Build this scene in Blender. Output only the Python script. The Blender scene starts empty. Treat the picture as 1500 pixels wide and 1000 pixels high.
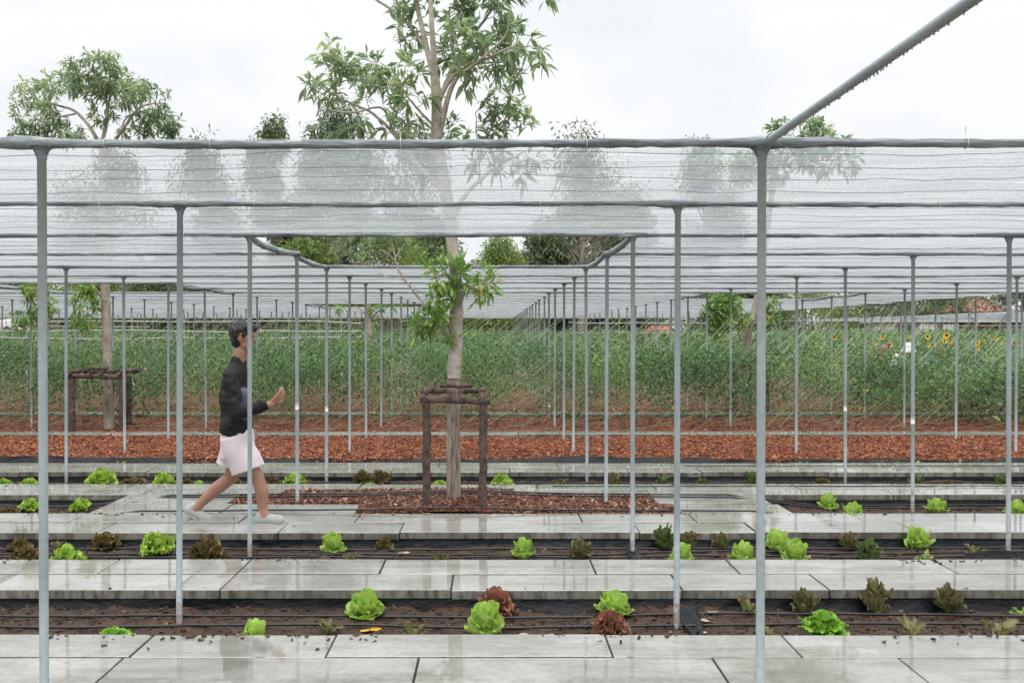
import bpy, math, random
import numpy as np
R = np.random.RandomState(7); random.seed(7)
C = bpy.context.scene.collection
F = 1250.0; CAMZ = 1.52; PX0, PY0 = 720.0, 487.0

# ------------------------------------------------------------------ helpers
def at(px, py, Y):
    """point at distance Y that the photograph shows at (px, py)"""
    return np.array([(px-PX0)/F*Y, Y, CAMZ-(py-PY0)/F*Y])

def nrm(v):
    v = np.asarray(v, float)
    return v/np.maximum(np.linalg.norm(v, axis=-1, keepdims=True), 1e-9)

def tag(o, label=None, cat=None, group=None, kind=None):
    if label: o['label'] = label
    if cat: o['category'] = cat
    if group: o['group'] = group
    if kind: o['kind'] = kind
    return o

def empty(name, loc=(0, 0, 0), rz=0.0):
    o = bpy.data.objects.new(name, None); C.objects.link(o)
    o.location = [float(v) for v in loc]; o.rotation_euler = (0, 0, rz); o.empty_display_size = .1
    return o

class MB:
    def __init__(s): s.v = []; s.f = {}; s.n = 0; s.c = []
    def add(s, V, faces, mi=0, col=None):
        V = np.asarray(V, float).reshape(-1, 3)
        for fc in faces:
            fc = np.asarray(fc, np.int64)
            s.f.setdefault((fc.shape[1], mi), []).append(fc+s.n)
        s.v.append(V); s.n += len(V)
        if col is None: col = np.ones((len(V), 3))*.5
        s.c.append(np.broadcast_to(np.asarray(col, float), (len(V), 3)))
    def build(s, name, mats, parent=None, smooth=True, loc=None, colour=False, link=True):
        me = bpy.data.meshes.new(name)
        V = np.concatenate(s.v).astype(np.float32)
        if loc is not None: V = V-np.asarray(loc, np.float32)
        loops, starts, mi, st = [], [], [], 0
        for (k, m), L in s.f.items():
            A = np.concatenate(L); loops.append(A.ravel())
            starts.append(st+np.arange(len(A))*k); st += A.size; mi.append(np.full(len(A), m))
        loops = np.concatenate(loops).astype(np.int32); starts = np.concatenate(starts).astype(np.int32)
        mi = np.concatenate(mi).astype(np.int32)
        me.vertices.add(len(V)); me.vertices.foreach_set('co', V.ravel())
        me.loops.add(len(loops)); me.loops.foreach_set('vertex_index', loops)
        me.polygons.add(len(starts)); me.polygons.foreach_set('loop_start', starts)
        me.polygons.foreach_set('material_index', mi)
        me.polygons.foreach_set('use_smooth', np.full(len(starts), smooth))
        for m in (mats if isinstance(mats, (list, tuple)) else [mats]): me.materials.append(m)
        if colour:
            a = me.attributes.new('col', 'FLOAT_COLOR', 'POINT')
            cc = np.ones((len(V), 4), np.float32); cc[:, :3] = np.concatenate(s.c)
            a.data.foreach_set('color', cc.ravel())
        me.update(calc_edges=True); me.validate()
        if not link: return me
        o = bpy.data.objects.new(name, me); C.objects.link(o)
        if loc is not None and parent is None: o.location = [float(v) for v in loc]
        if parent is not None: o.parent = parent
        return o
    # ---- shapes
    def tube(s, P, r, n=10, mi=0, cap=True, col=None, jitter=0.0):
        P = np.asarray(P, float); m = len(P)
        r = np.broadcast_to(np.asarray(r, float), (m,)) if np.ndim(r) <= 1 else r
        T = nrm(np.gradient(P, axis=0))
        ref = np.array([0, 0, 1.]) if abs(T[0][2]) < .9 else np.array([1., 0, 0])
        A = nrm(np.cross(T, ref)); B = np.cross(T, A)
        th = np.arange(n)/n*2*math.pi
        rr = r[:, None]*(1+jitter*R.randn(m, n))
        V = P[:, None]+rr[..., None]*(A[:, None]*np.cos(th)[None, :, None]+B[:, None]*np.sin(th)[None, :, None])
        i = np.arange(m-1)[:, None]*n; j = np.arange(n)[None]; k = (j+1) % n
        Fq = np.stack([i+j, i+k, i+n+k, i+n+j], -1).reshape(-1, 4)
        V = V.reshape(-1, 3); fs = [Fq[:, ::-1]]
        if cap:
            V = np.concatenate([V, P[:1], P[-1:]]); c0, c1 = m*n, m*n+1; jj = np.arange(n); kk = (jj+1) % n
            fs.append(np.stack([np.full(n, c0), jj, kk], -1)[:, ::-1]); b = (m-1)*n
            fs.append(np.stack([np.full(n, c1), b+kk, b+jj], -1)[:, ::-1])
        s.add(V, fs, mi, col)
    def box(s, a, b, mi=0, bev=0.0, rot=0.0, tilt=0.0):
        a = np.asarray(a, float); b = np.asarray(b, float); c = (a+b)/2; h = (b-a)/2
        if bev <= 0:
            V = np.array([[x, y, z] for z in (-1, 1) for y in (-1, 1) for x in (-1, 1)])*h
            Fq = [[0, 2, 3, 1], [4, 5, 7, 6], [0, 1, 5, 4], [2, 6, 7, 3], [0, 4, 6, 2], [1, 3, 7, 5]]
        else:
            rg = []
            for z, k in ((-h[2], bev), (-h[2]+bev, 0), (h[2]-bev, 0), (h[2], bev)):
                x, y = h[0]-k, h[1]-k; e = bev*.6
                rg += [[-x+e, -y, z], [x-e, -y, z], [x, -y+e, z], [x, y-e, z], [x-e, y, z], [-x+e, y, z], [-x, y-e, z], [-x, -y+e, z]]
            V = np.array(rg); Fq = []
            for q in range(3):
                for j in range(8):
                    k = (j+1) % 8; Fq.append([q*8+j, q*8+k, q*8+8+k, q*8+8+j])
        if tilt: V[:, 2] += V[:, 0]*tilt
        if rot:
            cs, sn = math.cos(rot), math.sin(rot); V[:, :2] = V[:, :2] @ np.array([[cs, sn], [-sn, cs]])
        fs = [np.array(Fq)]
        if bev > 0: fs += [np.array([[7, 6, 5, 4, 3, 2, 1, 0]]), np.array([[24, 25, 26, 27, 28, 29, 30, 31]])]
        s.add(V+c, fs, mi)
    def ball(s, c, r, n=12, m=8, mi=0, col=None):
        r = np.broadcast_to(np.asarray(r, float), (3,))
        ph = np.linspace(0, math.pi, m+1)[1:-1]; th = np.arange(n)/n*2*math.pi
        V = np.stack([np.sin(ph)[:, None]*np.cos(th), np.sin(ph)[:, None]*np.sin(th), np.cos(ph)[:, None]*np.ones(n)], -1).reshape(-1, 3)
        V = np.concatenate([V, [[0, 0, 1], [0, 0, -1]]])*r+np.asarray(c)
        k = len(V); i = np.arange(m-2)[:, None]*n; j = np.arange(n)[None]; j2 = (j+1) % n
        q = np.stack([i+j, i+n+j, i+n+j2, i+j2], -1).reshape(-1, 4)
        jj = np.arange(n); kk = (jj+1) % n; b = (m-2)*n
        s.add(V, [q, np.stack([np.full(n, k-2), jj, kk], -1), np.stack([np.full(n, k-1), b+kk, b+jj], -1)], mi, col)
    def capsule(s, a, b, ra, rb, n=12):
        a = np.asarray(a, float); b = np.asarray(b, float); d = nrm(b-a)
        P, r = [], []
        for t in (-1, -.87, -.5): P.append(a+d*ra*t); r.append(ra*math.sqrt(max(1-t*t, .01)))
        P += [a, b]; r += [ra, rb]
        for t in (.5, .87, 1): P.append(b+d*rb*t); r.append(rb*math.sqrt(max(1-t*t, .01)))
        s.tube(P, np.array(r), n)
    def grid(s, V, mi=0, col=None, flip=False):
        a, b = V.shape[:2]
        i = np.arange(a-1)[:, None]*b; j = np.arange(b-1)[None]
        q = np.stack([i+j, i+b+j, i+b+j+1, i+j+1], -1).reshape(-1, 4)
        s.add(V.reshape(-1, 3), [q[:, ::-1] if flip else q], mi, None if col is None else np.asarray(col).reshape(-1, 3))
    def leaves(s, P, D, U, L, W, droop=.2, mi=0, wide=.4, simple=False, col=None):
        P = np.asarray(P, float); n = len(P); D = nrm(D); S = nrm(np.cross(D, U)); N = np.cross(S, D)
        L = np.broadcast_to(L, (n,))[:, None]; W = np.broadcast_to(W, (n,))[:, None]
        dz = np.array([0, 0, -1.])
        def pt(t, w, lift=0): return P+D*L*t+S*W*w+N*W*lift+dz*L*droop*t*t
        if simple:
            V = np.stack([P, pt(wide, .5, .12), pt(1, 0), pt(wide, -.5, .12)], 1); k = 4
            fs = [np.array([[0, 1, 2], [0, 2, 3]])]
        else:
            V = np.stack([P, pt(wide*.85, .5, .12), pt(wide*.85, -.5, .12), pt(wide*.95, 0, -.05), pt(.78, .3, .06), pt(.78, -.3, .06), pt(1, 0)], 1); k = 7
            fs = [np.array([[0, 1, 3], [0, 3, 2], [4, 6, 5]]), np.array([[1, 4, 5, 3]]), np.array([[3, 5, 2]])]
        out = []
        for f in fs: out.append((f[None]+np.arange(n)[:, None, None]*k).reshape(-1, f.shape[1]))
        c = None if col is None else np.repeat(col, k, axis=0)
        s.add(V.reshape(-1, 3), out, mi, c)

def noise2(x, y, scale, seed=0, oct=4):
    x = np.asarray(x, float)/scale; y = np.asarray(y, float)/scale
    G = np.random.RandomState(seed).rand(256, 256); out = 0; amp = 1; tot = 0
    for o in range(oct):
        xi = np.floor(x).astype(int); yi = np.floor(y).astype(int); fx = x-xi; fy = y-yi
        fx = fx*fx*(3-2*fx); fy = fy*fy*(3-2*fy); g = lambda a, b: G[(a+37*o) % 256, (b+61*o) % 256]
        v = (g(xi, yi)*(1-fx)+g(xi+1, yi)*fx)*(1-fy)+(g(xi, yi+1)*(1-fx)+g(xi+1, yi+1)*fx)*fy
        out = out+amp*(v-.5); tot += amp; amp *= .5; x = x*2.03; y = y*2.03
    return out/tot*2

def bez(P, n=12):
    """smooth polyline through the points (Catmull-Rom)"""
    P = np.asarray(P, float); Q = np.concatenate([[2*P[0]-P[1]], P, [2*P[-1]-P[-2]]]); out = []
    for i in range(1, len(Q)-2):
        t = np.linspace(0, 1, n, endpoint=False)[:, None]; a, b, c, d = Q[i-1:i+3]
        out.append(.5*(2*b+(c-a)*t+(2*a-5*b+4*c-d)*t*t+(3*b-3*c+d-a)*t**3))
    out.append(P[-1:]); return np.concatenate(out)

def copy_tree(o, parent=None):
    c = o.copy(); C.objects.link(c)
    if parent is not None: c.parent = parent
    for ch in list(o.children): copy_tree(ch, c)
    return c

# ------------------------------------------------------------------ materials
class NT:
    def __init__(s, name):
        s.m = bpy.data.materials.new(name); s.m.use_nodes = True; s.t = s.m.node_tree
        s.N = s.t.nodes; s.b = s.N['Principled BSDF']; s.out = s.N['Material Output']
    def n(s, typ, **kw):
        nd = s.N.new(typ)
        for k, v in kw.items():
            if isinstance(k, str) and k.startswith('i_'): nd.inputs[k[2:].replace('_', ' ')].default_value = v
            else: setattr(nd, k, v)
        return nd
    def l(s, a, b): s.t.links.new(a, b)
    def coord(s, scale=(1, 1, 1), kind='Object'):
        tc = s.n('ShaderNodeTexCoord'); mp = s.n('ShaderNodeMapping'); mp.inputs['Scale'].default_value = scale
        s.l(tc.outputs[kind], mp.inputs['Vector']); return mp.outputs[0]
    def noise(s, scale, vec=None, detail=5, rough=.55, dist=0):
        nd = s.n('ShaderNodeTexNoise'); nd.inputs['Scale'].default_value = scale; nd.inputs['Detail'].default_value = detail
        nd.inputs['Roughness'].default_value = rough; nd.inputs['Distortion'].default_value = dist
        if vec is not None: s.l(vec, nd.inputs['Vector'])
        return nd.outputs['Fac']
    def ramp(s, fac, stops):
        r = s.n('ShaderNodeValToRGB'); e = r.color_ramp.elements
        while len(e) < len(stops): e.new(.5)
        for k, (p, c) in enumerate(stops):
            e[k].position = p; e[k].color = (*(c if np.ndim(c) else (c, c, c)), 1)
        s.l(fac, r.inputs[0]); return r.outputs[0]
    def mix(s, f, a, b, mode='MIX'):
        m = s.n('ShaderNodeMix', data_type='RGBA', blend_type=mode)
        for v, i in ((f, 0), (a, 6), (b, 7)):
            if hasattr(v, 'is_linked'): s.l(v, m.inputs[i])
            else: m.inputs[i].default_value = v if i == 0 else (*v, 1)
        return m.outputs[2]
    def math(s, op, a, b=0.0):
        m = s.n('ShaderNodeMath', operation=op)
        for v, i in ((a, 0), (b, 1)):
            if hasattr(v, 'is_linked'): s.l(v, m.inputs[i])
            else: m.inputs[i].default_value = v
        return m.outputs[0]
    def bump(s, h, st=.3, d=.01):
        b = s.n('ShaderNodeBump'); b.inputs['Strength'].default_value = st; b.inputs['Distance'].default_value = d
        s.l(h, b.inputs['Height']); s.l(b.outputs[0], s.b.inputs['Normal']); return b.outputs[0]
    def set(s, col=None, rough=None, metal=None, spec=None):
        for v, k in ((col, 'Base Color'), (rough, 'Roughness'), (metal, 'Metallic'), (spec, 'Specular IOR Level')):
            if v is None: continue
            if hasattr(v, 'is_linked'): s.l(v, s.b.inputs[k])
            else: s.b.inputs[k].default_value = (*v, 1) if k == 'Base Color' else v
        return s
    def rnd(s): return s.n('ShaderNodeNewGeometry').outputs['Random Per Island']
    def translucent(s, col, fac):
        t = s.n('ShaderNodeBsdfTranslucent'); m = s.n('ShaderNodeMixShader'); m.inputs[0].default_value = fac
        if hasattr(col, 'is_linked'): s.l(col, t.inputs[0])
        else: t.inputs[0].default_value = (*col, 1)
        s.l(s.b.outputs[0], m.inputs[1]); s.l(t.outputs[0], m.inputs[2]); s.l(m.outputs[0], s.out.inputs[0])

def simple(name, col, rough=.6, metal=0, var=.25, scale=8, bump=0.0):
    k = NT(name); f = k.noise(scale, k.coord())
    c = k.ramp(f, [(.3, [v*(1-var) for v in col]), (.7, [min(v*(1+var), 1) for v in col])])
    k.set(c, rough, metal)
    if bump: k.bump(k.noise(scale*6, k.coord()), bump)
    return k.m

def leafmat(name, stops, fac=.35, rough=.45, clump=1.2):
    k = NT(name); r = k.rnd(); g = k.noise(clump, k.coord(), 2)
    f = k.math('ADD', k.math('MULTIPLY', r, .55), k.math('MULTIPLY', k.math('SUBTRACT', g, .25), .9))
    c = k.ramp(f, stops); k.set(c, rough, 0, .4)
    k.translucent(k.mix(.5, c, (.30, .42, .06), 'MULTIPLY') if False else c, fac); return k.m

M = {}
k = NT('wet_concrete'); co = k.coord(); rnd = k.rnd()
big = k.noise(1.3, co, 4); fine = k.noise(26, co, 6, .7); strk = k.noise(1.0, k.coord((1.2, 14, 3)), 5, .6)
c = k.ramp(big, [(.3, (.295, .294, .275)), (.7, (.42, .418, .395))])
c = k.mix(.6, c, k.ramp(fine, [(.3, (.62, .61, .58)), (.6, (1, 1, 1))]), 'MULTIPLY')
c = k.mix(.55, c, k.ramp(strk, [(.34, (.66, .65, .62)), (.5, (1, 1, 1))]), 'MULTIPLY')
c = k.mix(.6, c, k.ramp(rnd, [(0, (.70, .70, .67)), (1, (1, 1, 1))]), 'MULTIPLY')
wet = k.noise(1.7, k.coord((1, 2.0, 1)), 7, .66, .8)
c = k.mix(1.0, c, k.ramp(wet, [(.44, (.80, .79, .76)), (.56, (1, 1, 1))]), 'MULTIPLY')
geo = k.n('ShaderNodeNewGeometry'); sp_ = k.n('ShaderNodeSeparateXYZ'); k.l(geo.outputs['True Normal'], sp_.inputs[0])
drip = k.ramp(k.noise(1.0, k.coord((16, 1, 4)), 5, .65), [(.38, (.38, .37, .33)), (.56, (.95, .94, .9))])
c = k.mix(k.math('LESS_THAN', sp_.outputs[2], .5), c, k.mix(1.0, c, drip, 'MULTIPLY'))
k.set(c, k.ramp(wet, [(.44, .010), (.54, .03), (.64, .11), (.78, .25)]), 0, 1.0)
h = k.math('ADD', k.math('MULTIPLY', k.noise(5, k.coord((1, 2.5, 1)), 3), .7), k.math('MULTIPLY', fine, .06))
k.bump(h, .05, .006); M['concrete'] = k.m
M['joint'] = simple('dark_joint', (.018, .017, .015), .8)

k = NT('dark_soil'); co = k.coord(); f = k.noise(9, co, 8, .7); g = k.noise(60, co, 4, .7)
c = k.mix(.5, k.ramp(f, [(.3, (.026, .016, .011)), (.55, (.068, .040, .025)), (.75, (.14, .075, .042))]), k.ramp(g, [(.3, (.35, .3, .28)), (.7, (1, .95, .9))]), 'MULTIPLY')
k.set(c, .75, 0, .35); k.bump(g, .8, .012); M['soil'] = k.m

k = NT('mulch_ground'); co = k.coord(); f = k.noise(14, co, 8, .75); g = k.noise(.7, co, 3)
c = k.ramp(f, [(.3, (.055, .016, .009)), (.52, (.17, .048, .022)), (.72, (.33, .115, .05))])
c = k.mix(.5, c, k.ramp(g, [(.35, (.55, .5, .5)), (.65, (1, 1, 1))]), 'MULTIPLY')
k.set(c, .7); k.bump(f, 1, .03); M['mulch'] = k.m
def chipmat(name, stops):
    k = NT(name); r = k.rnd(); k.set(k.ramp(r, stops), .6, 0, .4); k.bump(k.noise(90, k.coord((1, 1, 1)), 3), .3, .004); return k.m
M['chips'] = chipmat('red_wood_chips', [(0, (.05, .014, .007)), (.35, (.18, .047, .015)), (.8, (.33, .095, .027)), (1, (.42, .19, .09))])
M['chips2'] = chipmat('brown_wood_chips', [(0, (.035, .014, .009)), (.4, (.11, .036, .019)), (.82, (.20, .070, .036)), (.94, (.30, .16, .10)), (1, (.48, .36, .26))])
M['crumbs'] = chipmat('soil_crumbs', [(0, (.012, .007, .005)), (.5, (.040, .023, .014)), (.93, (.080, .043, .025)), (1, (.2, .12, .08))])
k = NT('grass_ground'); co = k.coord(); f = k.noise(.35, co, 8, .7)
k.set(k.ramp(f, [(.3, (.045, .06, .018)), (.5, (.11, .085, .04)), (.7, (.2, .11, .06))]), .9); k.bump(k.noise(6, co), .8, .05); M['ground'] = k.m

k = NT('galvanised_steel'); oi = k.n('ShaderNodeObjectInfo'); va = k.n('ShaderNodeVectorMath', operation='ADD'); tco = k.n('ShaderNodeTexCoord')
vs = k.n('ShaderNodeVectorMath', operation='SCALE'); vs.inputs['Scale'].default_value = 3.7; k.l(oi.outputs['Location'], vs.inputs[0]); k.l(tco.outputs['Object'], va.inputs[0]); k.l(vs.outputs[0], va.inputs[1])
mp = k.n('ShaderNodeMapping'); mp.inputs['Scale'].default_value = (2, 2, .9); k.l(va.outputs[0], mp.inputs[0]); f = k.noise(3, mp.outputs[0], 5); g = k.noise(45, va.outputs[0], 3)
c = k.mix(.35, k.ramp(f, [(.3, (.30, .355, .375)), (.7, (.40, .46, .475))]), k.ramp(g, [(.35, (.66, .68, .68)), (.6, (1, 1, 1))]), 'MULTIPLY')
sz = k.n('ShaderNodeSeparateXYZ'); k.l(tco.outputs['Object'], sz.inputs[0]); low = k.math('SUBTRACT', k.math('MULTIPLY', g, .55), k.math('ADD', sz.outputs[2], .12))
mud = k.ramp(low, [(.06, 0.0), (.2, .8)]); c = k.mix(mud, c, (.12, .075, .05))
k.set(c, k.ramp(g, [(.3, .36), (.7, .55)]), .15); M['steel'] = k.m
k = NT('rolled_net'); co = k.coord(); f = k.noise(6, k.coord((.6, 6, 6)), 6, .7); g = k.noise(30, k.coord((.5, 3, 3)), 5, .7)
k.set(k.ramp(f, [(.32, (.07, .085, .10)), (.5, (.21, .245, .262)), (.72, (.50, .54, .56))]), .55, 0, .4); k.bump(g, 1, .012); M['roll'] = k.m
M['cord'] = simple('dark_cord', (.10, .12, .125), .7)
M['tape'] = simple('white_tape', (.7, .71, .69), .5, 0, .1)

# the shade net: a knitted mesh that closes up the more edge-on it is seen
k = NT('shade_net'); co = k.coord()
geo = k.n('ShaderNodeNewGeometry'); dot = k.n('ShaderNodeVectorMath', operation='DOT_PRODUCT')
k.l(geo.outputs['Normal'], dot.inputs[0]); k.l(geo.outputs['Incoming'], dot.inputs[1])
cosv = k.math('MAXIMUM', k.math('ABSOLUTE', dot.outputs['Value']), .035)
strk = k.noise(1.0, k.coord((1.3, 30, 1)), 6, .7); pat = k.noise(2.2, k.coord((1, 2.0, 1)), 5, .65); dr = k.noise(70, co, 2, .5)
base = k.math('ADD', .838, k.math('MULTIPLY', k.math('SUBTRACT', strk, .5), .20))
base = k.math('ADD', base, k.math('MULTIPLY', k.math('SUBTRACT', pat, .5), .12))
base = k.math('MINIMUM', base, .93)
T = k.math('POWER', base, k.math('DIVIDE', 1.0, cosv))
tr = k.n('ShaderNodeBsdfTransparent'); tl = k.n('ShaderNodeBsdfTranslucent'); df = k.n('ShaderNodeBsdfDiffuse')
nc = k.ramp(k.math('ADD', k.math('MULTIPLY', strk, .6), k.math('MULTIPLY', dr, .4)), [(.36, (.21, .233, .243)), (.5, (.335, .36, .373)), (.64, (.51, .535, .547))])
k.l(nc, tl.inputs[0]); k.l(nc, df.inputs[0])
m1 = k.n('ShaderNodeMixShader'); m1.inputs[0].default_value = .3; k.l(tl.outputs[0], m1.inputs[1]); k.l(df.outputs[0], m1.inputs[2])
m2 = k.n('ShaderNodeMixShader'); k.l(T, m2.inputs[0]); k.l(m1.outputs[0], m2.inputs[1]); k.l(tr.outputs[0], m2.inputs[2]); k.l(m2.outputs[0], k.out.inputs[0])
k.N.remove(k.b); M['net'] = k.m

k = NT('black_film'); co = k.coord(); f = k.noise(5, co, 5)
k.set((.006, .007, .008), k.ramp(f, [(.3, .16), (.7, .34)]), 0, .16); k.bump(k.noise(14, k.coord((1, 2, 2)), 4), .6, .02); M['film'] = k.m
M['drop'] = simple('water_drop', (.85, .87, .88), .08, 0, .05)
M['hose'] = simple('black_hose', (.012, .012, .014), .35)
def barkmat(name, lo, hi, sc=(22, 22, 4), b=.8):
    k = NT(name); f = k.noise(1, k.coord(sc), 6, .7); g = k.noise(4, k.coord(), 4)
    c = k.mix(.5, k.ramp(f, [(.34, lo), (.62, hi)]), k.ramp(g, [(.3, (.6, .58, .55)), (.65, (1, 1, 1))]), 'MULTIPLY')
    k.set(c, .85, 0, .25); k.bump(f, b, .02); return k.m
M['bark'] = barkmat('pale_bark', (.30, .26, .22), (.58, .52, .455), (9, 9, 12), .35)
M['bark_rough'] = barkmat('fissured_bark', (.13, .10, .08), (.50, .425, .355), (34, 34, 5), 1.0)
M['bark_far'] = barkmat('grey_bark', (.20, .165, .135), (.46, .41, .345), (6, 6, 3), .4)
M['log'] = barkmat('dark_log_bark', (.045, .032, .028), (.165, .115, .098), (18, 18, 18), .9)
M['logend'] = simple('log_end', (.13, .085, .06), .8)
M['leaf'] = leafmat('tree_leaf', [(.1, (.12, .19, .115)), (.4, (.23, .33, .18)), (.7, (.35, .45, .225)), (.97, (.52, .56, .25))], .6, .4, 1.6)
M['leaf_low'] = leafmat('tree_leaf_low', [(.1, (.085, .17, .05)), (.45, (.19, .34, .085)), (.75, (.34, .50, .13)), (.99, (.68, .5, .08))], .38, .4, 3)
M['leaf_far'] = leafmat('evergreen_leaf', [(.1, (.042, .070, .040)), (.45, (.10, .15, .07)), (.8, (.18, .23, .10))], .3, .6, .35)
M['leaf_lime'] = leafmat('light_leaf', [(.1, (.075, .13, .03)), (.45, (.17, .26, .06)), (.8, (.28, .37, .10))], .35, .6, .5)
M['vine'] = leafmat('vine_leaf', [(.12, (.024, .062, .024)), (.42, (.064, .148, .052)), (.70, (.155, .28, .088)), (.94, (.35, .44, .14))], .35, .5, .8)
M['vine_big'] = leafmat('gourd_leaf', [(.1, (.04, .09, .03)), (.45, (.09, .17, .055)), (.8, (.2, .29, .11))], .35, .45, 1.5)
M['string'] = simple('straw_string', (.34, .40, .22), .8, 0, .3, 3)
M['twine'] = simple('pale_twine', (.36, .42, .27), .8, 0, .2, 3)
M['drystem'] = simple('dry_stem', (.20, .19, .09), .85, 0, .4, 3)
M['yellow'] = simple('yellow_petal', (.75, .48, .02), .5, 0, .15)
M['orange'] = simple('orange_petal', (.75, .25, .02), .5, 0, .15)
M['seed'] = simple('seed_disc', (.06, .03, .015), .9, 0, .4, 60, .5)
M['stem'] = simple('green_stem', (.12, .20, .06), .6)
def lettmat(name, fac, rough=.38):
    k = NT(name); a = k.n('ShaderNodeAttribute', attribute_name='col'); r = k.rnd(); f = k.noise(30, k.coord(), 4)
    c = k.mix(.6, a.outputs['Color'], k.ramp(f, [(.3, (.6, .6, .6)), (.65, (1, 1, 1))]), 'MULTIPLY')
    c = k.mix(.35, c, k.ramp(r, [(0, (.65, .68, .6)), (1, (1, 1, 1))]), 'MULTIPLY')
    k.set(c, rough, 0, .5); k.bump(k.noise(60, k.coord(), 3), .35, .004); k.translucent(c, fac); return k.m
M['lettuce'] = lettmat('lettuce_leaf', .38)
M['skin'] = simple('skin', (.36, .19, .13), .5, 0, .1)
M['hair'] = simple('black_hair', (.012, .011, .012), .45, 0, .3, 40, .4)
M['jacket'] = simple('black_jacket', (.006, .006, .008), .8, 0, .2, 12, .2)
M['grey_cloth'] = simple('grey_cloth', (.13, .135, .15), .85, 0, .15, 12, .2)
M['pink'] = simple('pink_cotton', (.70, .60, .645), .85, 0, .08, 9, .25)
M['shoe'] = simple('pale_canvas', (.40, .395, .38), .8, 0, .1, 30, .2)
M['white_cloth'] = simple('white_cloth', (.78, .78, .76), .85, 0, .08)
M['brown_cloth'] = simple('brown_cloth', (.18, .085, .05), .9, 0, .25)
M['blue_cloth'] = simple('faded_blue_cloth', (.22, .28, .33), .9, 0, .2)
M['rubber'] = simple('tyre_rubber', (.02, .02, .02), .8)
M['white_paint'] = simple('white_paint', (.78, .79, .79), .25, 0, .04, 3)
M['red_paint'] = simple('red_paint', (.38, .06, .05), .3, 0, .06, 3)
M['glass'] = simple('dark_glass', (.02, .025, .03), .08, 0, .2, 3)
M['red_lamp'] = simple('red_lamp', (.6, .05, .02), .2, 0, .1)
M['alloy'] = simple('alloy', (.5, .5, .5), .35, .7)
M['white_pole'] = simple('white_pole', (.62, .63, .60), .6, 0, .12, 4)
M['brown_wall'] = simple('brown_boards', (.13, .075, .06), .85, 0, .3, 4)
M['white_board'] = simple('white_board', (.74, .75, .76), .6, 0, .05, 2)
k = NT('clay_tile_roof'); w = k.n('ShaderNodeTexWave'); w.inputs['Scale'].default_value = 4; w.inputs['Distortion'].default_value = 1; k.l(k.coord(), w.inputs['Vector'])
k.set(k.ramp(w.outputs['Fac'], [(.2, (.16, .06, .045)), (.8, (.33, .15, .12))]), .85); M['roof'] = k.m
M['dead_pale'] = simple('pale_dead_leaf', (.42, .33, .24), .7, 0, .2, 40)
M['dead_yellow'] = simple('yellow_leaf', (.62, .36, .04), .6, 0, .2, 40)
M['dead_brown'] = simple('brown_leaf', (.22, .12, .07), .7, 0, .2, 40)
# ------------------------------------------------------------------ camera, sky, sun
cam = bpy.data.cameras.new('camera'); co_ = bpy.data.objects.new('camera', cam); C.objects.link(co_)
cam.sensor_width = 36; cam.lens = F*36/1500; cam.shift_x = .02; cam.clip_end = 2000; cam.clip_start = .05
co_.location = (0, 0, CAMZ); co_.rotation_euler = (math.radians(90-.6), 0, 0)
sc = bpy.context.scene; sc.camera = co_
w = bpy.data.worlds.new('World'); sc.world = w; w.use_nodes = True; t = w.node_tree; Nn = t.nodes
bg = Nn['Background']; bg.inputs[1].default_value = .1
sky = Nn.new('ShaderNodeTexSky'); sky.sky_type = 'NISHITA'; sky.sun_disc = False
sky.sun_elevation = math.radians(77); sky.sun_rotation = math.radians(200); sky.dust_density = 5
tc = Nn.new('ShaderNodeTexCoord'); sp = Nn.new('ShaderNodeSeparateXYZ'); t.links.new(tc.outputs['Generated'], sp.inputs[0])
rp = Nn.new('ShaderNodeValToRGB'); rp.color_ramp.elements[0].position = 0; rp.color_ramp.elements[0].color = (.345, .348, .352, 1)
rp.color_ramp.elements[1].position = 1; rp.color_ramp.elements[1].color = (1.25, 1.25, 1.25, 1)
e = rp.color_ramp.elements.new(.38); e.color = (.36, .364, .368, 1)
e = rp.color_ramp.elements.new(.52); e.color = (.62, .62, .62, 1)
t.links.new(sp.outputs[2], rp.inputs[0])
mp = Nn.new('ShaderNodeMapping'); mp.inputs['Scale'].default_value = (1, 1, 2.2); t.links.new(tc.outputs['Generated'], mp.inputs[0])
nz = Nn.new('ShaderNodeTexNoise'); nz.inputs['Scale'].default_value = 3.2; nz.inputs['Detail'].default_value = 5; t.links.new(mp.outputs[0], nz.inputs['Vector'])
cr = Nn.new('ShaderNodeValToRGB'); cr.color_ramp.elements[0].position = .36; cr.color_ramp.elements[0].color = (.90, .915, .93, 1)
cr.color_ramp.elements[1].position = .52; cr.color_ramp.elements[1].color = (1, 1, 1, 1); t.links.new(nz.outputs['Fac'], cr.inputs[0])
mm = Nn.new('ShaderNodeMix'); mm.data_type = 'RGBA'; mm.blend_type = 'MULTIPLY'; mm.inputs[0].default_value = 1
t.links.new(rp.outputs[0], mm.inputs[6]); t.links.new(cr.outputs[0], mm.inputs[7])
sc_ = Nn.new('ShaderNodeVectorMath'); sc_.operation = 'SCALE'; sc_.inputs['Scale'].default_value = 23.3; t.links.new(mm.outputs[2], sc_.inputs[0])
m3 = Nn.new('ShaderNodeMix'); m3.data_type = 'RGBA'; m3.inputs[0].default_value = .93
t.links.new(sky.outputs[0], m3.inputs[6]); t.links.new(sc_.outputs[0], m3.inputs[7]); t.links.new(m3.outputs[2], bg.inputs[0])
sl = bpy.data.lights.new('sun', 'SUN'); so = bpy.data.objects.new('sun', sl); C.objects.link(so)
sl.energy = .7; sl.angle = math.radians(40); sl.color = (1, .97, .92); so.rotation_euler = (math.radians(13), 0, math.radians(-20))
sc.view_settings.view_transform = 'Standard'; sc.view_settings.look = 'None'; sc.view_settings.exposure = .33; sc.view_settings.gamma = 1
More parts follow.
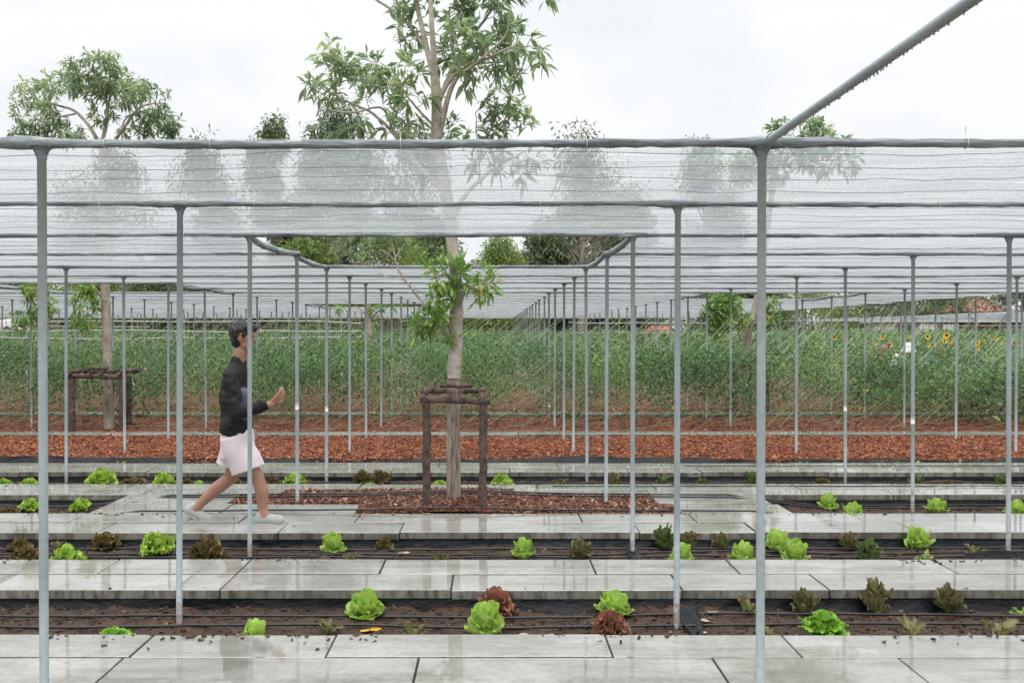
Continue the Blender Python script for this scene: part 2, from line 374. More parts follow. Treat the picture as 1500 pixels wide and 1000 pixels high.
sc.render.engine = 'CYCLES'; cy = sc.cycles; cy.use_denoising = True; cy.transparent_max_bounces = 24; cy.max_bounces = 8
cy.diffuse_bounces = 4; cy.glossy_bounces = 3; cy.transmission_bounces = 6
try: cy.denoiser = 'OPENIMAGEDENOISE'; cy.denoising_prefilter = 'ACCURATE'
except Exception: pass

# ------------------------------------------------------------------ ground, paving, beds
PER, Y1 = 1.49, 3.18
COLS = [1.02+2.79*c for c in range(-9, 4)]
def rowY(k): return Y1+PER*k
NROW = 27
gy = np.concatenate([np.array([-30, -10, 0, 9.6, 9.9]), np.linspace(10.3, 43, 12), np.linspace(43.5, 47, 8), np.array([55, 70, 100, 160, 300, 700])])
gx = np.concatenate([[-500, -200, -100], np.linspace(-60, 60, 61), [100, 200, 500]])
GX, GY = np.meshgrid(gx, gy)
def ground_z(x, y):
    return np.where(y < 9.7, -.30, np.where(y < 43, -.10, -.10+1.1*np.clip((y-43)/3.5, 0, 1)))+np.where(y > 43, .12*noise2(x, y, 5, 3), 0)
b = MB(); b.grid(np.stack([GX, GY, ground_z(GX, GY)], -1), flip=True)
tag(b.build('ground', M['ground']), kind='structure')

def slabs(rows, name='pavement', dz=0.0):
    b = MB()
    for (ya, yb, seams) in rows:
        for xa, xb in zip(seams[:-1], seams[1:]):
            z = R.uniform(-.004, .003)+dz
            b.box((xa+.005, ya+.0055, -.055+z), (xb-.005, yb-.0045, z), bev=.003, rot=R.uniform(-.0012, .0012), tilt=R.uniform(-.0014, .0014))
    if len(rows) > 1:
        for (r0, r1) in zip(rows[:-1], rows[1:]):
            if abs(r1[0]-r0[1]) < .05: b.box((max(r0[2][0], r1[2][0]), r0[1]-.0045, -.05), (min(r0[2][-1], r1[2][-1]), r1[0]+.0055, -.0065), mi=1)
    for (ya, yb, seams) in rows:
        for xa in seams[1:-1]: b.box((xa-.0055, ya+.008, -.05), (xa+.0055, yb-.008, -.009+dz), mi=1)
    return tag(b.build(name, [M['concrete'], M['joint']], smooth=False), kind='structure')
def ext(l, a=-9, c=10, st=1.38):
    l = list(l)
    while l[0] > a: l.insert(0, l[0]-st)
    while l[-1] < c: l.append(l[-1]+st)
    return l
slabs([(3.63, 3.975, ext([-1.72, -.34, 1.03, 1.9])), (3.985, 4.285, ext([-1.70, -.78, .57, 1.46]))])
slabs([(2.1, 2.44, ext([-.9, .5])), (2.45, 2.79, ext([-.2, 1.2]))])
slabs([(5.03, 5.36, ext([-1.61, -.24, 1.13, 2.0])), (5.37, 5.71, ext([-2.49, -1.61, -.71, .66, 1.57, 2.95]))])
slabs([(6.48, 6.82, ext([-1.63, -.70, 1.13, 2.02, 3.25])), (6.83, 7.17, ext([-3.4, -2.03, -1.10, .73, 1.65, 3.0]))])
slabs([(8.0, 8.275, ext([-5.0, -3.3, -1.99], c=-2)), (8.0, 8.275, ext([.21, 1.5, 2.4], a=0)), (8.285, 8.56, ext([-3.9, -2.6, -1.3, .45, 1.6, 3.0]))])
slabs([(9.3, 9.62, ext([-2.4, -1.1, .2, 1.5, 2.3])), (9.63, 9.95, ext([-3.1, -.6, .75, 2.1]))])
slabs([(7.185, 7.575, [-3.40, -2.3, -1.15]), (7.585, 7.99, [-3.40, -2.35]), (7.185, 7.575, [1.6, 2.55]), (7.585, 7.99, [1.48, 2.5])])
slabs([(12.5, 12.86, ext([-3, .4, 1.7], -12, 14))], dz=.03); slabs([(15.45, 15.95, ext([-3, .4, 1.7], -14, 16))], dz=.04)
b = MB(); X, Y = np.meshgrid([-9.5, 0, 10.5], [1.0, 5, 9.97]); b.grid(np.stack([X, Y, X*0-.215], -1), flip=True); tag(b.build('soil', M['soil']), kind='structure')
BEDS = [(2.79, 3.63), (4.285, 5.03), (5.71, 6.48), (7.17, 8.0), (8.56, 9.3)]
def soil_z(x, y): return -.105+.028*noise2(x, y, .55, 5, 5)+.030*noise2(x, y, .10, 9, 4)
for a, c in BEDS:
    xs = np.arange(-8.6, 9.6, .022); ys = np.linspace(a-.03, c+.03, int((c-a)/.024))
    X, Y = np.meshgrid(xs, ys); b = MB(); b.grid(np.stack([X, Y, np.minimum(soil_z(X, Y), -.062)], -1), flip=True)
    tag(b.build('soil', M['soil']), kind='structure')

def film(y, zt, zb, name_label, x0=-8.6, x1=9.6, amp=.02, patches=()):
    b = MB(); xs = np.arange(x0, x1, .035); tt = np.linspace(0, 1, 7)
    X, T = np.meshgrid(xs, tt)
    yy = y-.006-.05*T**1.5*(1+.8*noise2(X, T*.3, .6, 21))-amp*np.abs(noise2(X+T*.25, T*.2, .16, 22))*T
    top = zt+np.zeros_like(X); bot = zb+.018*noise2(X, X*0, .8, 24)
    b.grid(np.stack([X, yy, top*(1-T)+bot*T], -1), flip=True)
    for (px, py, wd, dp) in patches:
        u = np.linspace(-1, 1, 14); v = np.linspace(0, 1, 12); U, V = np.meshgrid(u, v)
        X = px+U*wd*(1-.45*V)+.03*noise2(U, V, .5, 31); Yq = py-V*dp
        b.grid(np.stack([X, Yq, soil_z(X, Yq)+.012+.022*np.abs(noise2(U*1.3+px, V, .3, 33))+.05*(1-V)**3], -1), flip=True)
    return tag(b.build('plastic_liner', M['film']), name_label, 'plastic sheet', 'black plastic liners edging the beds')
film(5.03, -.056, -.145, 'black plastic liner under the slab edge behind the nearest lettuce bed', patches=[(1.10, 4.80, .07, .30)])
film(6.48, -.056, -.14, 'crumpled black plastic liner along the back of the second bed from the camera', patches=[(3.75, 6.0, .45, .10), (1.02, 6.2, .06, .25)])
film(8.0, -.056, -.14, 'black plastic liner at the right of the tree pit in the third bed', x0=2.5)
film(8.0, -.056, -.14, 'short black plastic liner behind the third bed far left of the tree pit', x1=-3.4)
film(9.3, -.056, -.15, 'black plastic liner along the back of the fourth bed below the last grey slabs')
def film_front():
    b = MB(); xs = np.arange(-12, 14, .04); t_ = np.linspace(0, 1, 6); X, T = np.meshgrid(xs, t_)
    Z = -.06+T*(.095+.035*noise2(X, X*0, 1.1, 41, 3)); Y = 10.0+.12*T+.05*noise2(X, T*.3, .35, 42)*(.3+T)
    b.grid(np.stack([X, Y, Z], -1), flip=True)
    return tag(b.build('plastic_liner', M['film']), 'wavy black plastic edging along the front of the red mulch field', 'plastic sheet', 'black plastic liners edging the beds')
film_front()

# mulch field and tree pit
def mulch_z(x, y): return .0+.03*noise2(x, y, .9, 51, 4)+.02*noise2(x, y, .12, 52, 3)+.03*np.exp(-((y-10.9)/.5)**2)-.10*np.clip((10.12-y)/.1, 0, 1)-.055*(np.exp(-((y-12.7)/.22)**4)+np.exp(-((y-15.7)/.3)**4))
b = MB(); X, Y = np.meshgrid(np.arange(-12, 15, .05), np.arange(10.0, 17.4, .05)); b.grid(np.stack([X, Y, mulch_z(X, Y)], -1), flip=True)
X, Y = np.meshgrid(np.arange(-30, 34, .8), np.arange(17.35, 43.5, .8)); b.grid(np.stack([X, Y, -.02+.04*noise2(X, Y, 1.5, 53)], -1), flip=True)
tag(b.build('mulch_field', M['mulch']), kind='structure')
PIT = [(-1.15, 1.6, 7.17, 7.585), (-2.35, 1.48, 7.58, 8.0), (-1.99, .21, 7.99, 8.28)]
def pit_z(x, y): return -.012+.02*noise2(x, y, .35, 61, 4)+.05*np.exp(-((x+.34)**2+(y-7.7)**2)/.35)
b = MB()
for x0, x1, ya, yb in PIT:
    X, Y = np.meshgrid(np.arange(x0, x1+.001, .03), np.linspace(ya, yb, 15)); b.grid(np.stack([X, Y, pit_z(X, Y)], -1), flip=True)
tag(b.build('tree_pit_mulch', M['mulch']), kind='structure')

def chips(name, P, Lr, wr, mat, label, tilt=.35):
    n = len(P); L = R.uniform(*Lr, n); W = L*R.uniform(*wr, n); T = W*R.uniform(.2, .6, n)
    az = R.uniform(0, 2*math.pi, n); el = R.normal(0, tilt, n)
    D = np.stack([np.cos(az)*np.cos(el), np.sin(az)*np.cos(el), np.sin(el)], -1)
    S = nrm(np.cross(D, np.stack([R.normal(0, .35, n), R.normal(0, .35, n), np.ones(n)], -1))); Nv = np.cross(S, D)
    V = []
    for a_ in (-1, 1):
        tp = R.uniform(.3, 1, n)
        for s_, q_ in ((-1, -1), (1, -1), (1, 1), (-1, 1)):
            V.append(P+D*(a_*L/2)[:, None]+S*(s_*W/2*tp)[:, None]+Nv*(q_*T/2)[:, None])
    V = np.stack(V, 1); f = np.array([[0, 1, 2, 3], [7, 6, 5, 4], [0, 4, 5, 1], [1, 5, 6, 2], [2, 6, 7, 3], [3, 7, 4, 0]])
    b = MB(); b.add(V.reshape(-1, 3), [(f[None]+np.arange(n)[:, None, None]*8).reshape(-1, 4)])
    return tag(b.build(name, mat, smooth=False), label, 'wood chips' if 'chip' in name else 'soil crumbs', None, 'stuff')
n = 46000; x = R.uniform(-9.5, 11, n); y = 10.08+2.45*R.rand(n)**1.2
P1 = np.stack([x, y, mulch_z(x, y)+.008], -1); n = 16000; x = R.uniform(-11, 13, n); y = R.uniform(12.5, 17, n)
P1 = np.concatenate([P1, np.stack([x, y, mulch_z(x, y)+.012], -1)])
yy = P1[:, 1]; P1 = P1[~(((yy > 12.47) & (yy < 12.87)) | ((yy > 15.42) & (yy < 15.97))) | (R.rand(len(yy)) < .06)]
chips('wood_chips', P1, (.018, .070), (.2, .5), M['chips'], 'orange red wood chips spread over the field behind the beds')
PP = []
for x0, x1, ya, yb in PIT:
    n = int((x1-x0)*(yb-ya)*2600); x = R.uniform(x0+.01, x1-.01, n); y = R.uniform(ya+.01, yb-.01, n); PP.append(np.stack([x, y, pit_z(x, y)+.007], -1))
chips('wood_chips', np.concatenate(PP), (.018, .065), (.18, .5), M['chips2'], 'brown wood chips heaped around the staked tree between the slabs')
PP = []
for a, c in BEDS[1:]:
    n = int(6500*(1.2 if a < 5 else .8)); x = R.uniform(-7, 8, n); y = R.uniform(a, c, n); PP.append(np.stack([x, y, soil_z(x, y)+.003], -1))
PP = np.concatenate(PP); keep = ~((PP[:, 0] > -3.4) & (PP[:, 0] < 2.55) & (PP[:, 1] > 7.1) & (PP[:, 1] < 8.1)); PP = PP[keep]
SP = [(4.285, -1, 700), (5.03, 1, 120), (5.71, -1, 500), (7.17, -1, 350), (8.56, -1, 200)]; QQ = []
for y, s, n in SP:
    n = int(n*.55); x = R.uniform(-5, 6, n); dst = R.exponential(.035, n); QQ.append(np.stack([x, y+s*(.006+np.minimum(dst, .26)), .003+0*x], -1)[noise2(x, x*0+y, .7, 155, 3) > -.1])
PP = np.concatenate([PP]+QQ)
chips('soil_crumbs', PP, (.006, .030), (.3, .9), M['crumbs'], 'dark crumbs and bark fibres lying on the lettuce bed soil')

# ------------------------------------------------------------------ drip hoses
def hose(y, lab, x0=-8.6, x1=9.6, zf=None, r=.0075, sl=0.0, seed=1):
    xs = np.arange(x0, x1, .12); yy = y+sl*xs+.018*noise2(xs, xs*0, 1.3, 70+seed, 3)
    z = np.array([zf(a_, b_) for a_, b_ in zip(xs, yy)]) if zf else soil_z(xs, yy)+.012+.008*noise2(xs, xs*0, .8, 80+seed, 2)
    z = np.convolve(np.pad(z, 3, 'edge'), np.ones(7)/7, 'valid')
    b = MB(); b.tube(np.stack([xs, yy, z+r], -1), r, 8)
    tag(b.build('drip_hose', M['hose']), lab, 'irrigation hose', 'black drip hoses along the lettuce beds')
hose(4.83, 'black drip hose behind the front hose in the nearest lettuce bed', sl=.005, seed=1)
hose(4.665, 'black drip hose closest to the camera in the nearest lettuce bed', sl=.012, seed=2)
hose(6.33, 'black drip hose at the back of the second lettuce bed', seed=3)
hose(6.19, 'middle black drip hose of the second lettuce bed', sl=.006, seed=4)
hose(6.08, 'frontmost black drip hose of the second lettuce bed', sl=-.004, seed=5)
def z3(x, y):
    if -3.42 < x < 2.56: return max(.004, pit_z(x, y)+.02) if (-2.35 < x < 1.6) else .004
    return float(soil_z(x, y))+.012
hose(7.82, 'black drip hose crossing the slabs just in front of the tree trunk', zf=z3, sl=-.008, seed=6)
hose(7.93, 'black drip hose lying beside the trunk at the back of the tree pit', zf=z3, sl=.004, seed=7)
hose(7.21, 'black drip hose along the front edge of the tree pit', zf=z3, seed=8)
hose(9.12, 'black drip hose at the back of the fourth lettuce bed', seed=9, sl=.004)
hose(8.82, 'black drip hose at the front of the fourth lettuce bed', seed=10, sl=-.004)
hose(8.40, 'thin black hose lying on top of the slabs behind the tree pit', x0=.6, x1=9.6, zf=lambda x, y: .004, r=.005, seed=11)
hose(9.66, 'thin black hose lying on top of the last slabs before the mulch', x0=2.2, x1=9.6, zf=lambda x, y: .004, r=.005, seed=12)

# ------------------------------------------------------------------ shade canopy
OPEN = [(2, 4, COLS[8], COLS[9]), (6, 8, COLS[6], COLS[7]), (8, 10, COLS[10], COLS[11]), (12, 14, COLS[7], COLS[8])]
ZT = 2.222
def net_z(x, y, k, t):
    s = 4*t*(1-t)
    return ZT+.016-s*(.012+.016*noise2(x, y*0+k, 1.6, 90+k % 5, 3))+.010*noise2(x, y, .35, 95, 3)*np.sqrt(s)+.005*noise2(x, y*3, .11, 96, 2)*np.sqrt(s)
NEARP = {0: (62, 1115), 1: (261, 992), 2: (365, 927, 1479), 3: (435, 888, 1338), 4: (96, 478, 860, 1239), 5: (182, 512, 840, 1167, 1489), 6: (246, 536, 826)}   # measured post feet, row by row
def canopy(label, rows, cols, opens=(), near=True, group='shade canopies', ymap=rowY):
    root = empty('shade_canopy', (cols[0], ymap(rows[0]), 0)); ox = np.array([cols[0], ymap(rows[0]), 0])
    tag(root, label, 'shade canopy', group)
    x0, x1 = cols[0], cols[-1]
    def cut(seg, k, full):
        out = [seg]
        for (ka, kb, xa, xb) in opens:
            hit = ka <= k < kb if not full else ka < k < kb
            if hit: out = [s for (a, c) in out for s in ((a, min(c, xa)), (max(a, xb), c)) if s[1]-s[0] > .05]
        return out
    for k in rows:
        for (a, c) in cut((x0, x1), k, True):
            st = .05 if k < 4 and near else .3
            xs = np.arange(a-.02, c+.02+st, st); p = noise2(xs, xs*0+k, .5, 100, 3)
            pd = np.min(np.abs(xs[:, None]-np.array(cols)[None]), 1); r = (.0138 if k < 1 else .0130 if k < 9 else .0068)+.005*np.abs(p)+.009*np.exp(-(pd/.13)**2)*(1 if k < 9 else .3)
            b = MB(); b.tube(np.stack([xs, ymap(k)+.004*p, ZT+.006*noise2(xs, xs*0+k, 1.4, 101, 3)+.003*np.sin(xs*2.25)], -1), r, 10 if k < 6 else 6, jitter=.10 if k < 6 and near else .03)
            if near and k < 7:
                for tx in np.arange(a+.3, c, .62):
                    tx += R.uniform(-.2, .2); q = np.array([tx, ymap(k), ZT+.012]); b.tube([q, q+[R.uniform(-.01, .01), 0, .05]], .0012, 4, mi=1)
                    th = np.linspace(0, 2*math.pi, 9); b.tube(np.stack([tx+0*th, ymap(k)+.0195*np.cos(th), ZT+.0195*np.sin(th)], -1), .0016, 4, mi=1)
            b.build('rail', [M['roll'], M['white_pole']], root, loc=ox)
    for (ka, kb, xa, xb) in opens:
        for x in (xa, xb):
            ys = np.linspace(ymap(ka), ymap(kb), 46); p = noise2(ys, ys*0+x, .3, 102, 3)
            b = MB(); b.tube(np.stack([x+.012*p, ys, ZT-.03*np.abs(np.sin((ys-ys[0])/PER*math.pi))+.006*p], -1), .021+.008*np.abs(p), 10, jitter=.08); b.build('rail', M['roll'], root, loc=ox)
    for k in rows[:-1]:
        b = MB()
        for (a, c) in cut((x0, x1), k, False):
            st = (.05 if k < 2 else .09 if k < 7 else .3) if near else .4; ny = (14 if k < 3 else 8) if near else 5
            xs = np.linspace(a, c, max(3, int((c-a)/st))); ts = np.linspace(0, 1, ny); X, T = np.meshgrid(xs, ts); Y = ymap(k)+(ymap(k+1)-ymap(k))*T
            b.grid(np.stack([X, Y, net_z(X, Y, k, T)], -1))
            if near and k < 12:
                for q, t_ in enumerate(sorted(R.uniform(.06, .94, 5 if k < 3 else 3)) if k > 1 else (.13, .32, .47, .72)):
                    xs = np.arange(a, c, .11); tt = np.full_like(xs, t_)+.03*noise2(xs, xs*0+q+k*7, .8, 110, 3)+.012*noise2(xs, xs*0+q, .25, 111, 2)
                    Yq = ymap(k)+(ymap(k+1)-ymap(k))*tt
                    b.tube(np.stack([xs, Yq, net_z(xs, Yq, k, tt)-.004-.010*np.abs(noise2(xs, xs*0+q+k, .4, 112, 2))], -1), .0012+.0005*(k > 3), 4, mi=1, cap=False)
        if b.n: b.build('net_panel', [M['net'], M['cord']], root, loc=ox)
    # posts
    def post_mb(tall=True):
        b = MB(); zb = -.24; zt = ZT-.012
        b.tube([(0, 0, zb), (0, 0, .6), (0, 0, 1.4), (0, 0, zt)], .0162, 14)
        b.tube([(0, 0, zt-.045), (0, 0, zt-.03), (0, 0, zt-.012), (0, 0, zt)], np.array([.0185, .021, .03, .042]), 12, mi=1, jitter=.05)
        return b
    me = post_mb().build('post', [M['steel'], M['roll']], link=False)
    spots = [(x, ymap(k), k) for k in rows for x in cols]
    inn = lambda s: -60 < PX0+s[0]/s[1]*F < 1560
    spots = sorted([s for s in spots if inn(s)], key=lambda s: s[1])
    for (x, y, k) in spots[:100 if near else 30]:
        o = bpy.data.objects.new('post', me); C.objects.link(o); o.parent = root
        jx = R.uniform(-.012, .012); px = PX0+x/y*F
        for qx in NEARP.get(k, ()) if near else ():
            if abs(px-qx) < 45: jx = (qx-PX0)/F*y-x
        o.location = (x-ox[0]+jx, y-ox[1], 0); o.rotation_euler = (R.normal(0, .003), R.normal(0, .002), R.uniform(0, 6)); px = PX0+(x+jx)/y*F
        for qx, qy in ((1335, 614), (1238, 596), (435, 593), (478, 597)):
            if near and abs(px-qx) < 9 and k in (3, 4):
                z = CAMZ-(qy-PY0)/F*y; tb = MB(); tb.tube([(0, 0, z-.04), (0, 0, z+.04)], .0170, 14); tb.build('tape', M['tape'], o)
    if len(spots) > (100 if near else 30):
        b = MB()
        for (x, y, k) in spots[100 if near else 30:]:
            b.tube([(x, y, -.2), (x, y, ZT)], .0175, 6)
        ob = b.build('post', M['steel'], root, loc=ox); ob['kind'] = 'stuff'
    return root, ox
root, ox = canopy('grey shade net canopy on thin galvanised posts above the beds and vines', list(range(NROW)), COLS, OPEN)
# bare pipe running from the front right post towards the camera, beaded with drops
b = MB(); x = COLS[9]; b.tube([(x, Y1-.02, ZT+.004), (x, 1.5, ZT+.004), (x, -1.5, ZT+.004)], .0148, 20)
b.tube([(x, Y1+.05, ZT), (x, Y1-.07, ZT+.003)], .020, 16)
for y in np.arange(1.2, 3.05, .021):
    y += R.uniform(-.004, .004); r = R.uniform(.0018, .0042); b.ball((x+R.uniform(-.004, .004), y, ZT-.0108-r*R.uniform(.3, 1.3)), (r*.8, r*.8, r*1.25), 6, 5)
b.build('bare_pipe', M['steel'], root, loc=ox)
b = MB()
for _ in range(900):
    k = R.choice([0, 0, 0, 1, 1, 2]); t_ = R.rand(); y = rowY(k)+PER*t_; x = R.uniform(-.62*y, .66*y); r = R.uniform(.0015, .0034)
    b.ball((x, y, float(net_z(np.array(x), np.array(y), k, np.array(t_)))-.002-r), (r, r, r*1.3), 6, 4)
b.build('water_drop', M['drop'], root, loc=ox)['kind'] = 'stuff'
b = MB(); b.tube([(0, 0, -.24), (0, 0, ZT-.01)], .0172, 12); o = b.build('post', M['steel'], root); o.location = (x-ox[0], -1.45-ox[1], 0)
canopy('low white shade canopy beyond the sunflowers at the far right', list(range(0, 12)), [17.8+2.79*i for i in range(9)], (), False, ymap=lambda k: 27+2.4*k)
# ------------------------------------------------------------------ lettuces
def leafpatch(b, az, e0, e1, L, W, cup, ruf, cb, ct, base_r=.01, nu=7, nv=7, z0=0.0, freq=3, prof='round', twist=0.0):
    u = np.linspace(0, 1, nu); el = e0+(e1-e0)*u; ds = L/(nu-1)
    r = base_r+np.concatenate([[0], np.cumsum(np.cos(el[:-1])*ds)]); z = z0+np.concatenate([[0], np.cumsum(np.sin(el[:-1])*ds)])
    if prof == 'round': w_ = W/2*(.30+.70*np.minimum(u/.62, 1)**.7)
    elif prof == 'long': w_ = W/2*(.22+.78*np.sin(math.pi*(.03+.60*u)))
    else: w_ = W/2*(.25+.75*u)
    s = np.linspace(-1, 1, nv); ca, sa = math.cos(az), math.sin(az)
    side = np.array([-sa, ca, 0]); rad = np.array([ca, sa, 0])
    C0 = rad[None]*r[:, None]+np.array([0, 0, 1.])[None]*z[:, None]
    N = -np.sin(el)[:, None]*rad[None]+np.cos(el)[:, None]*np.array([0, 0, 1.])[None]
    ph = R.uniform(0, 6.28, 4)
    U, S = np.meshgrid(u, s, indexing='ij')
    rf = ruf*(np.abs(S)**1.5*U+U**4*.8)*(np.sin(freq*U*6.28+ph[0]+S*1.5)+.6*np.sin(freq*S*4.5+ph[1]+U*3)+.5*R.uniform(-1, 1, U.shape))
    h = cup*S**2*w_[:, None]+rf
    wig = 1+.10*np.sin(freq*7*U+ph[2])*np.abs(S)
    V = C0[:, None]+side[None, None]*(S*w_[:, None]*wig)[..., None]+N[:, None]*h[..., None]
    V += rad*(-.25*L*twist*(S*U))[..., None]
    Td = np.cos(el)[:, None]*rad[None]+np.sin(el)[:, None]*np.array([0, 0, 1.])[None]
    V -= Td[:, None]*(L*(.50 if prof == 'round' else .30 if prof == 'long' else .15)*np.abs(S)**2.2*U**2)[..., None]
    f = (U**1.2*.75+.25*np.abs(S)*U)[..., None]; rib = np.exp(-(S/.14)**2)[..., None]*(1-U[..., None])*.5
    col = np.array(cb)*(1-f)+np.array(ct)*f; col = col*(1-rib)+np.array([.5, .58, .3])*rib
    b.grid(V, col=col)
G0, G1 = (.60, .74, .27), (.42, .67, .08)
def butter():
    b = MB(); b.ball((0, 0, .06), (.045, .045, .05), 10, 8, col=(.50, .70, .16))
    for n, e0, e1, L, W, cup, z in ((5, 1.3, 2.6, .115, .115, .55, .025), (6, 1.05, 2.0, .12, .13, .5, .018), (7, .75, 1.35, .125, .14, .4, .012), (7, .4, .55, .12, .135, .25, .002)):
        a0 = R.uniform(0, 6.28)
        for i in range(n): leafpatch(b, a0+i*6.283/n+R.uniform(-.2, .2), e0+R.uniform(-.1, .1), e1+R.uniform(-.2, .2), L*R.uniform(.88, 1.1), W*R.uniform(.9, 1.1), cup, .006, G0, np.array(G1)*R.uniform(.75, 1.25), .012, 9, 11, z, 1.6, twist=R.uniform(-.25, .25))
    return b
def frilly(cb, ct, n=62, ruf=.013, flat=1.0):
    n = int(n*1.5)
    b = MB()
    for i in range(n):
        e = R.uniform(.15, 1.5); L = R.uniform(.085, .12)
        leafpatch(b, R.uniform(0, 6.28), e+.2, e-.25, L*(1 if e > .6 else 1.05), R.uniform(.04, .06), .2, ruf*.8, cb, np.array(ct)*R.uniform(.6, 1.35), .006, 8, 9, .008, 5.0, 'fan', R.uniform(-.4, .4))
    return b
def romaine(cb, ct, n=22):
    b = MB()
    for i in range(n):
        t = i/n; e = 1.5-.95*t**1.4+R.uniform(-.12, .12)
        leafpatch(b, i*2.4+R.uniform(-.3, .3), e, e-R.uniform(.15, .75), R.uniform(.14, .21)*(1-.25*t), R.uniform(.055, .085), .25, .011, cb, np.array(ct)*R.uniform(.65, 1.35), .008, 9, 7, .0, 2.5, 'long', R.uniform(-.3, .3))
    return b
def young(cb, ct, n=9):
    b = MB()
    for i in range(n):
        e = R.uniform(.5, 1.2)
        leafpatch(b, i*2.4+R.uniform(-.3, .3), e, e-.5, R.uniform(.08, .14), R.uniform(.04, .055), .3, .006, cb, np.array(ct)*R.uniform(.7, 1.3), .004, 8, 7, .0, 2, 'long', R.uniform(-.3, .3))
    return b
RED = [((.22, .30, .09), (.40, .12, .10)), ((.28, .30, .11), (.42, .16, .12))]
DRK = [((.24, .36, .10), (.10, .15, .05)), ((.22, .33, .09), (.17, .115, .06))]
KIND = {}
def reg(key, mbs):
    L = []
    for mb in mbs:
        me = mb.build('lettuce', M['lettuce'], colour=True, link=False); V = np.concatenate(mb.v)
        L.append((me, V[:, 0].max()-V[:, 0].min(), V[:, 2].max()))
    KIND[key] = L
reg('butter', [butter() for _ in range(4)])
reg('green', [frilly((.40, .54, .13), (.46, .68, .10)) for _ in range(3)])
reg('oak', [frilly((.36, .56, .12), (.28, .56, .06), 70, .010) for _ in range(2)])
reg('red', [frilly(*RED[i % 2], n=75, ruf=.012) for i in range(3)])
reg('brown', [frilly((.20, .26, .06), (.20, .125, .055), n=70, ruf=.012) for _ in range(2)])
reg('rom', [romaine(*DRK[i % 2]) for i in range(4)])
reg('young', [young((.24, .32, .09), (.20, .13, .065)) for _ in range(3)])
reg('ygreen', [young((.34, .46, .13), (.30, .42, .10)) for _ in range(2)])
WORD = dict(butter='bright green round lettuce', green='light green frilly lettuce', oak='bright green lobed lettuce', red='red frilly lettuce',
            brown='brownish frilly lettuce', rom='dark upright lettuce', young='small reddish lettuce', ygreen='small pale lettuce')
N1, N2, N3, N4 = 'in the nearest bed', 'in the second bed', 'in the third bed', 'in the fourth bed'
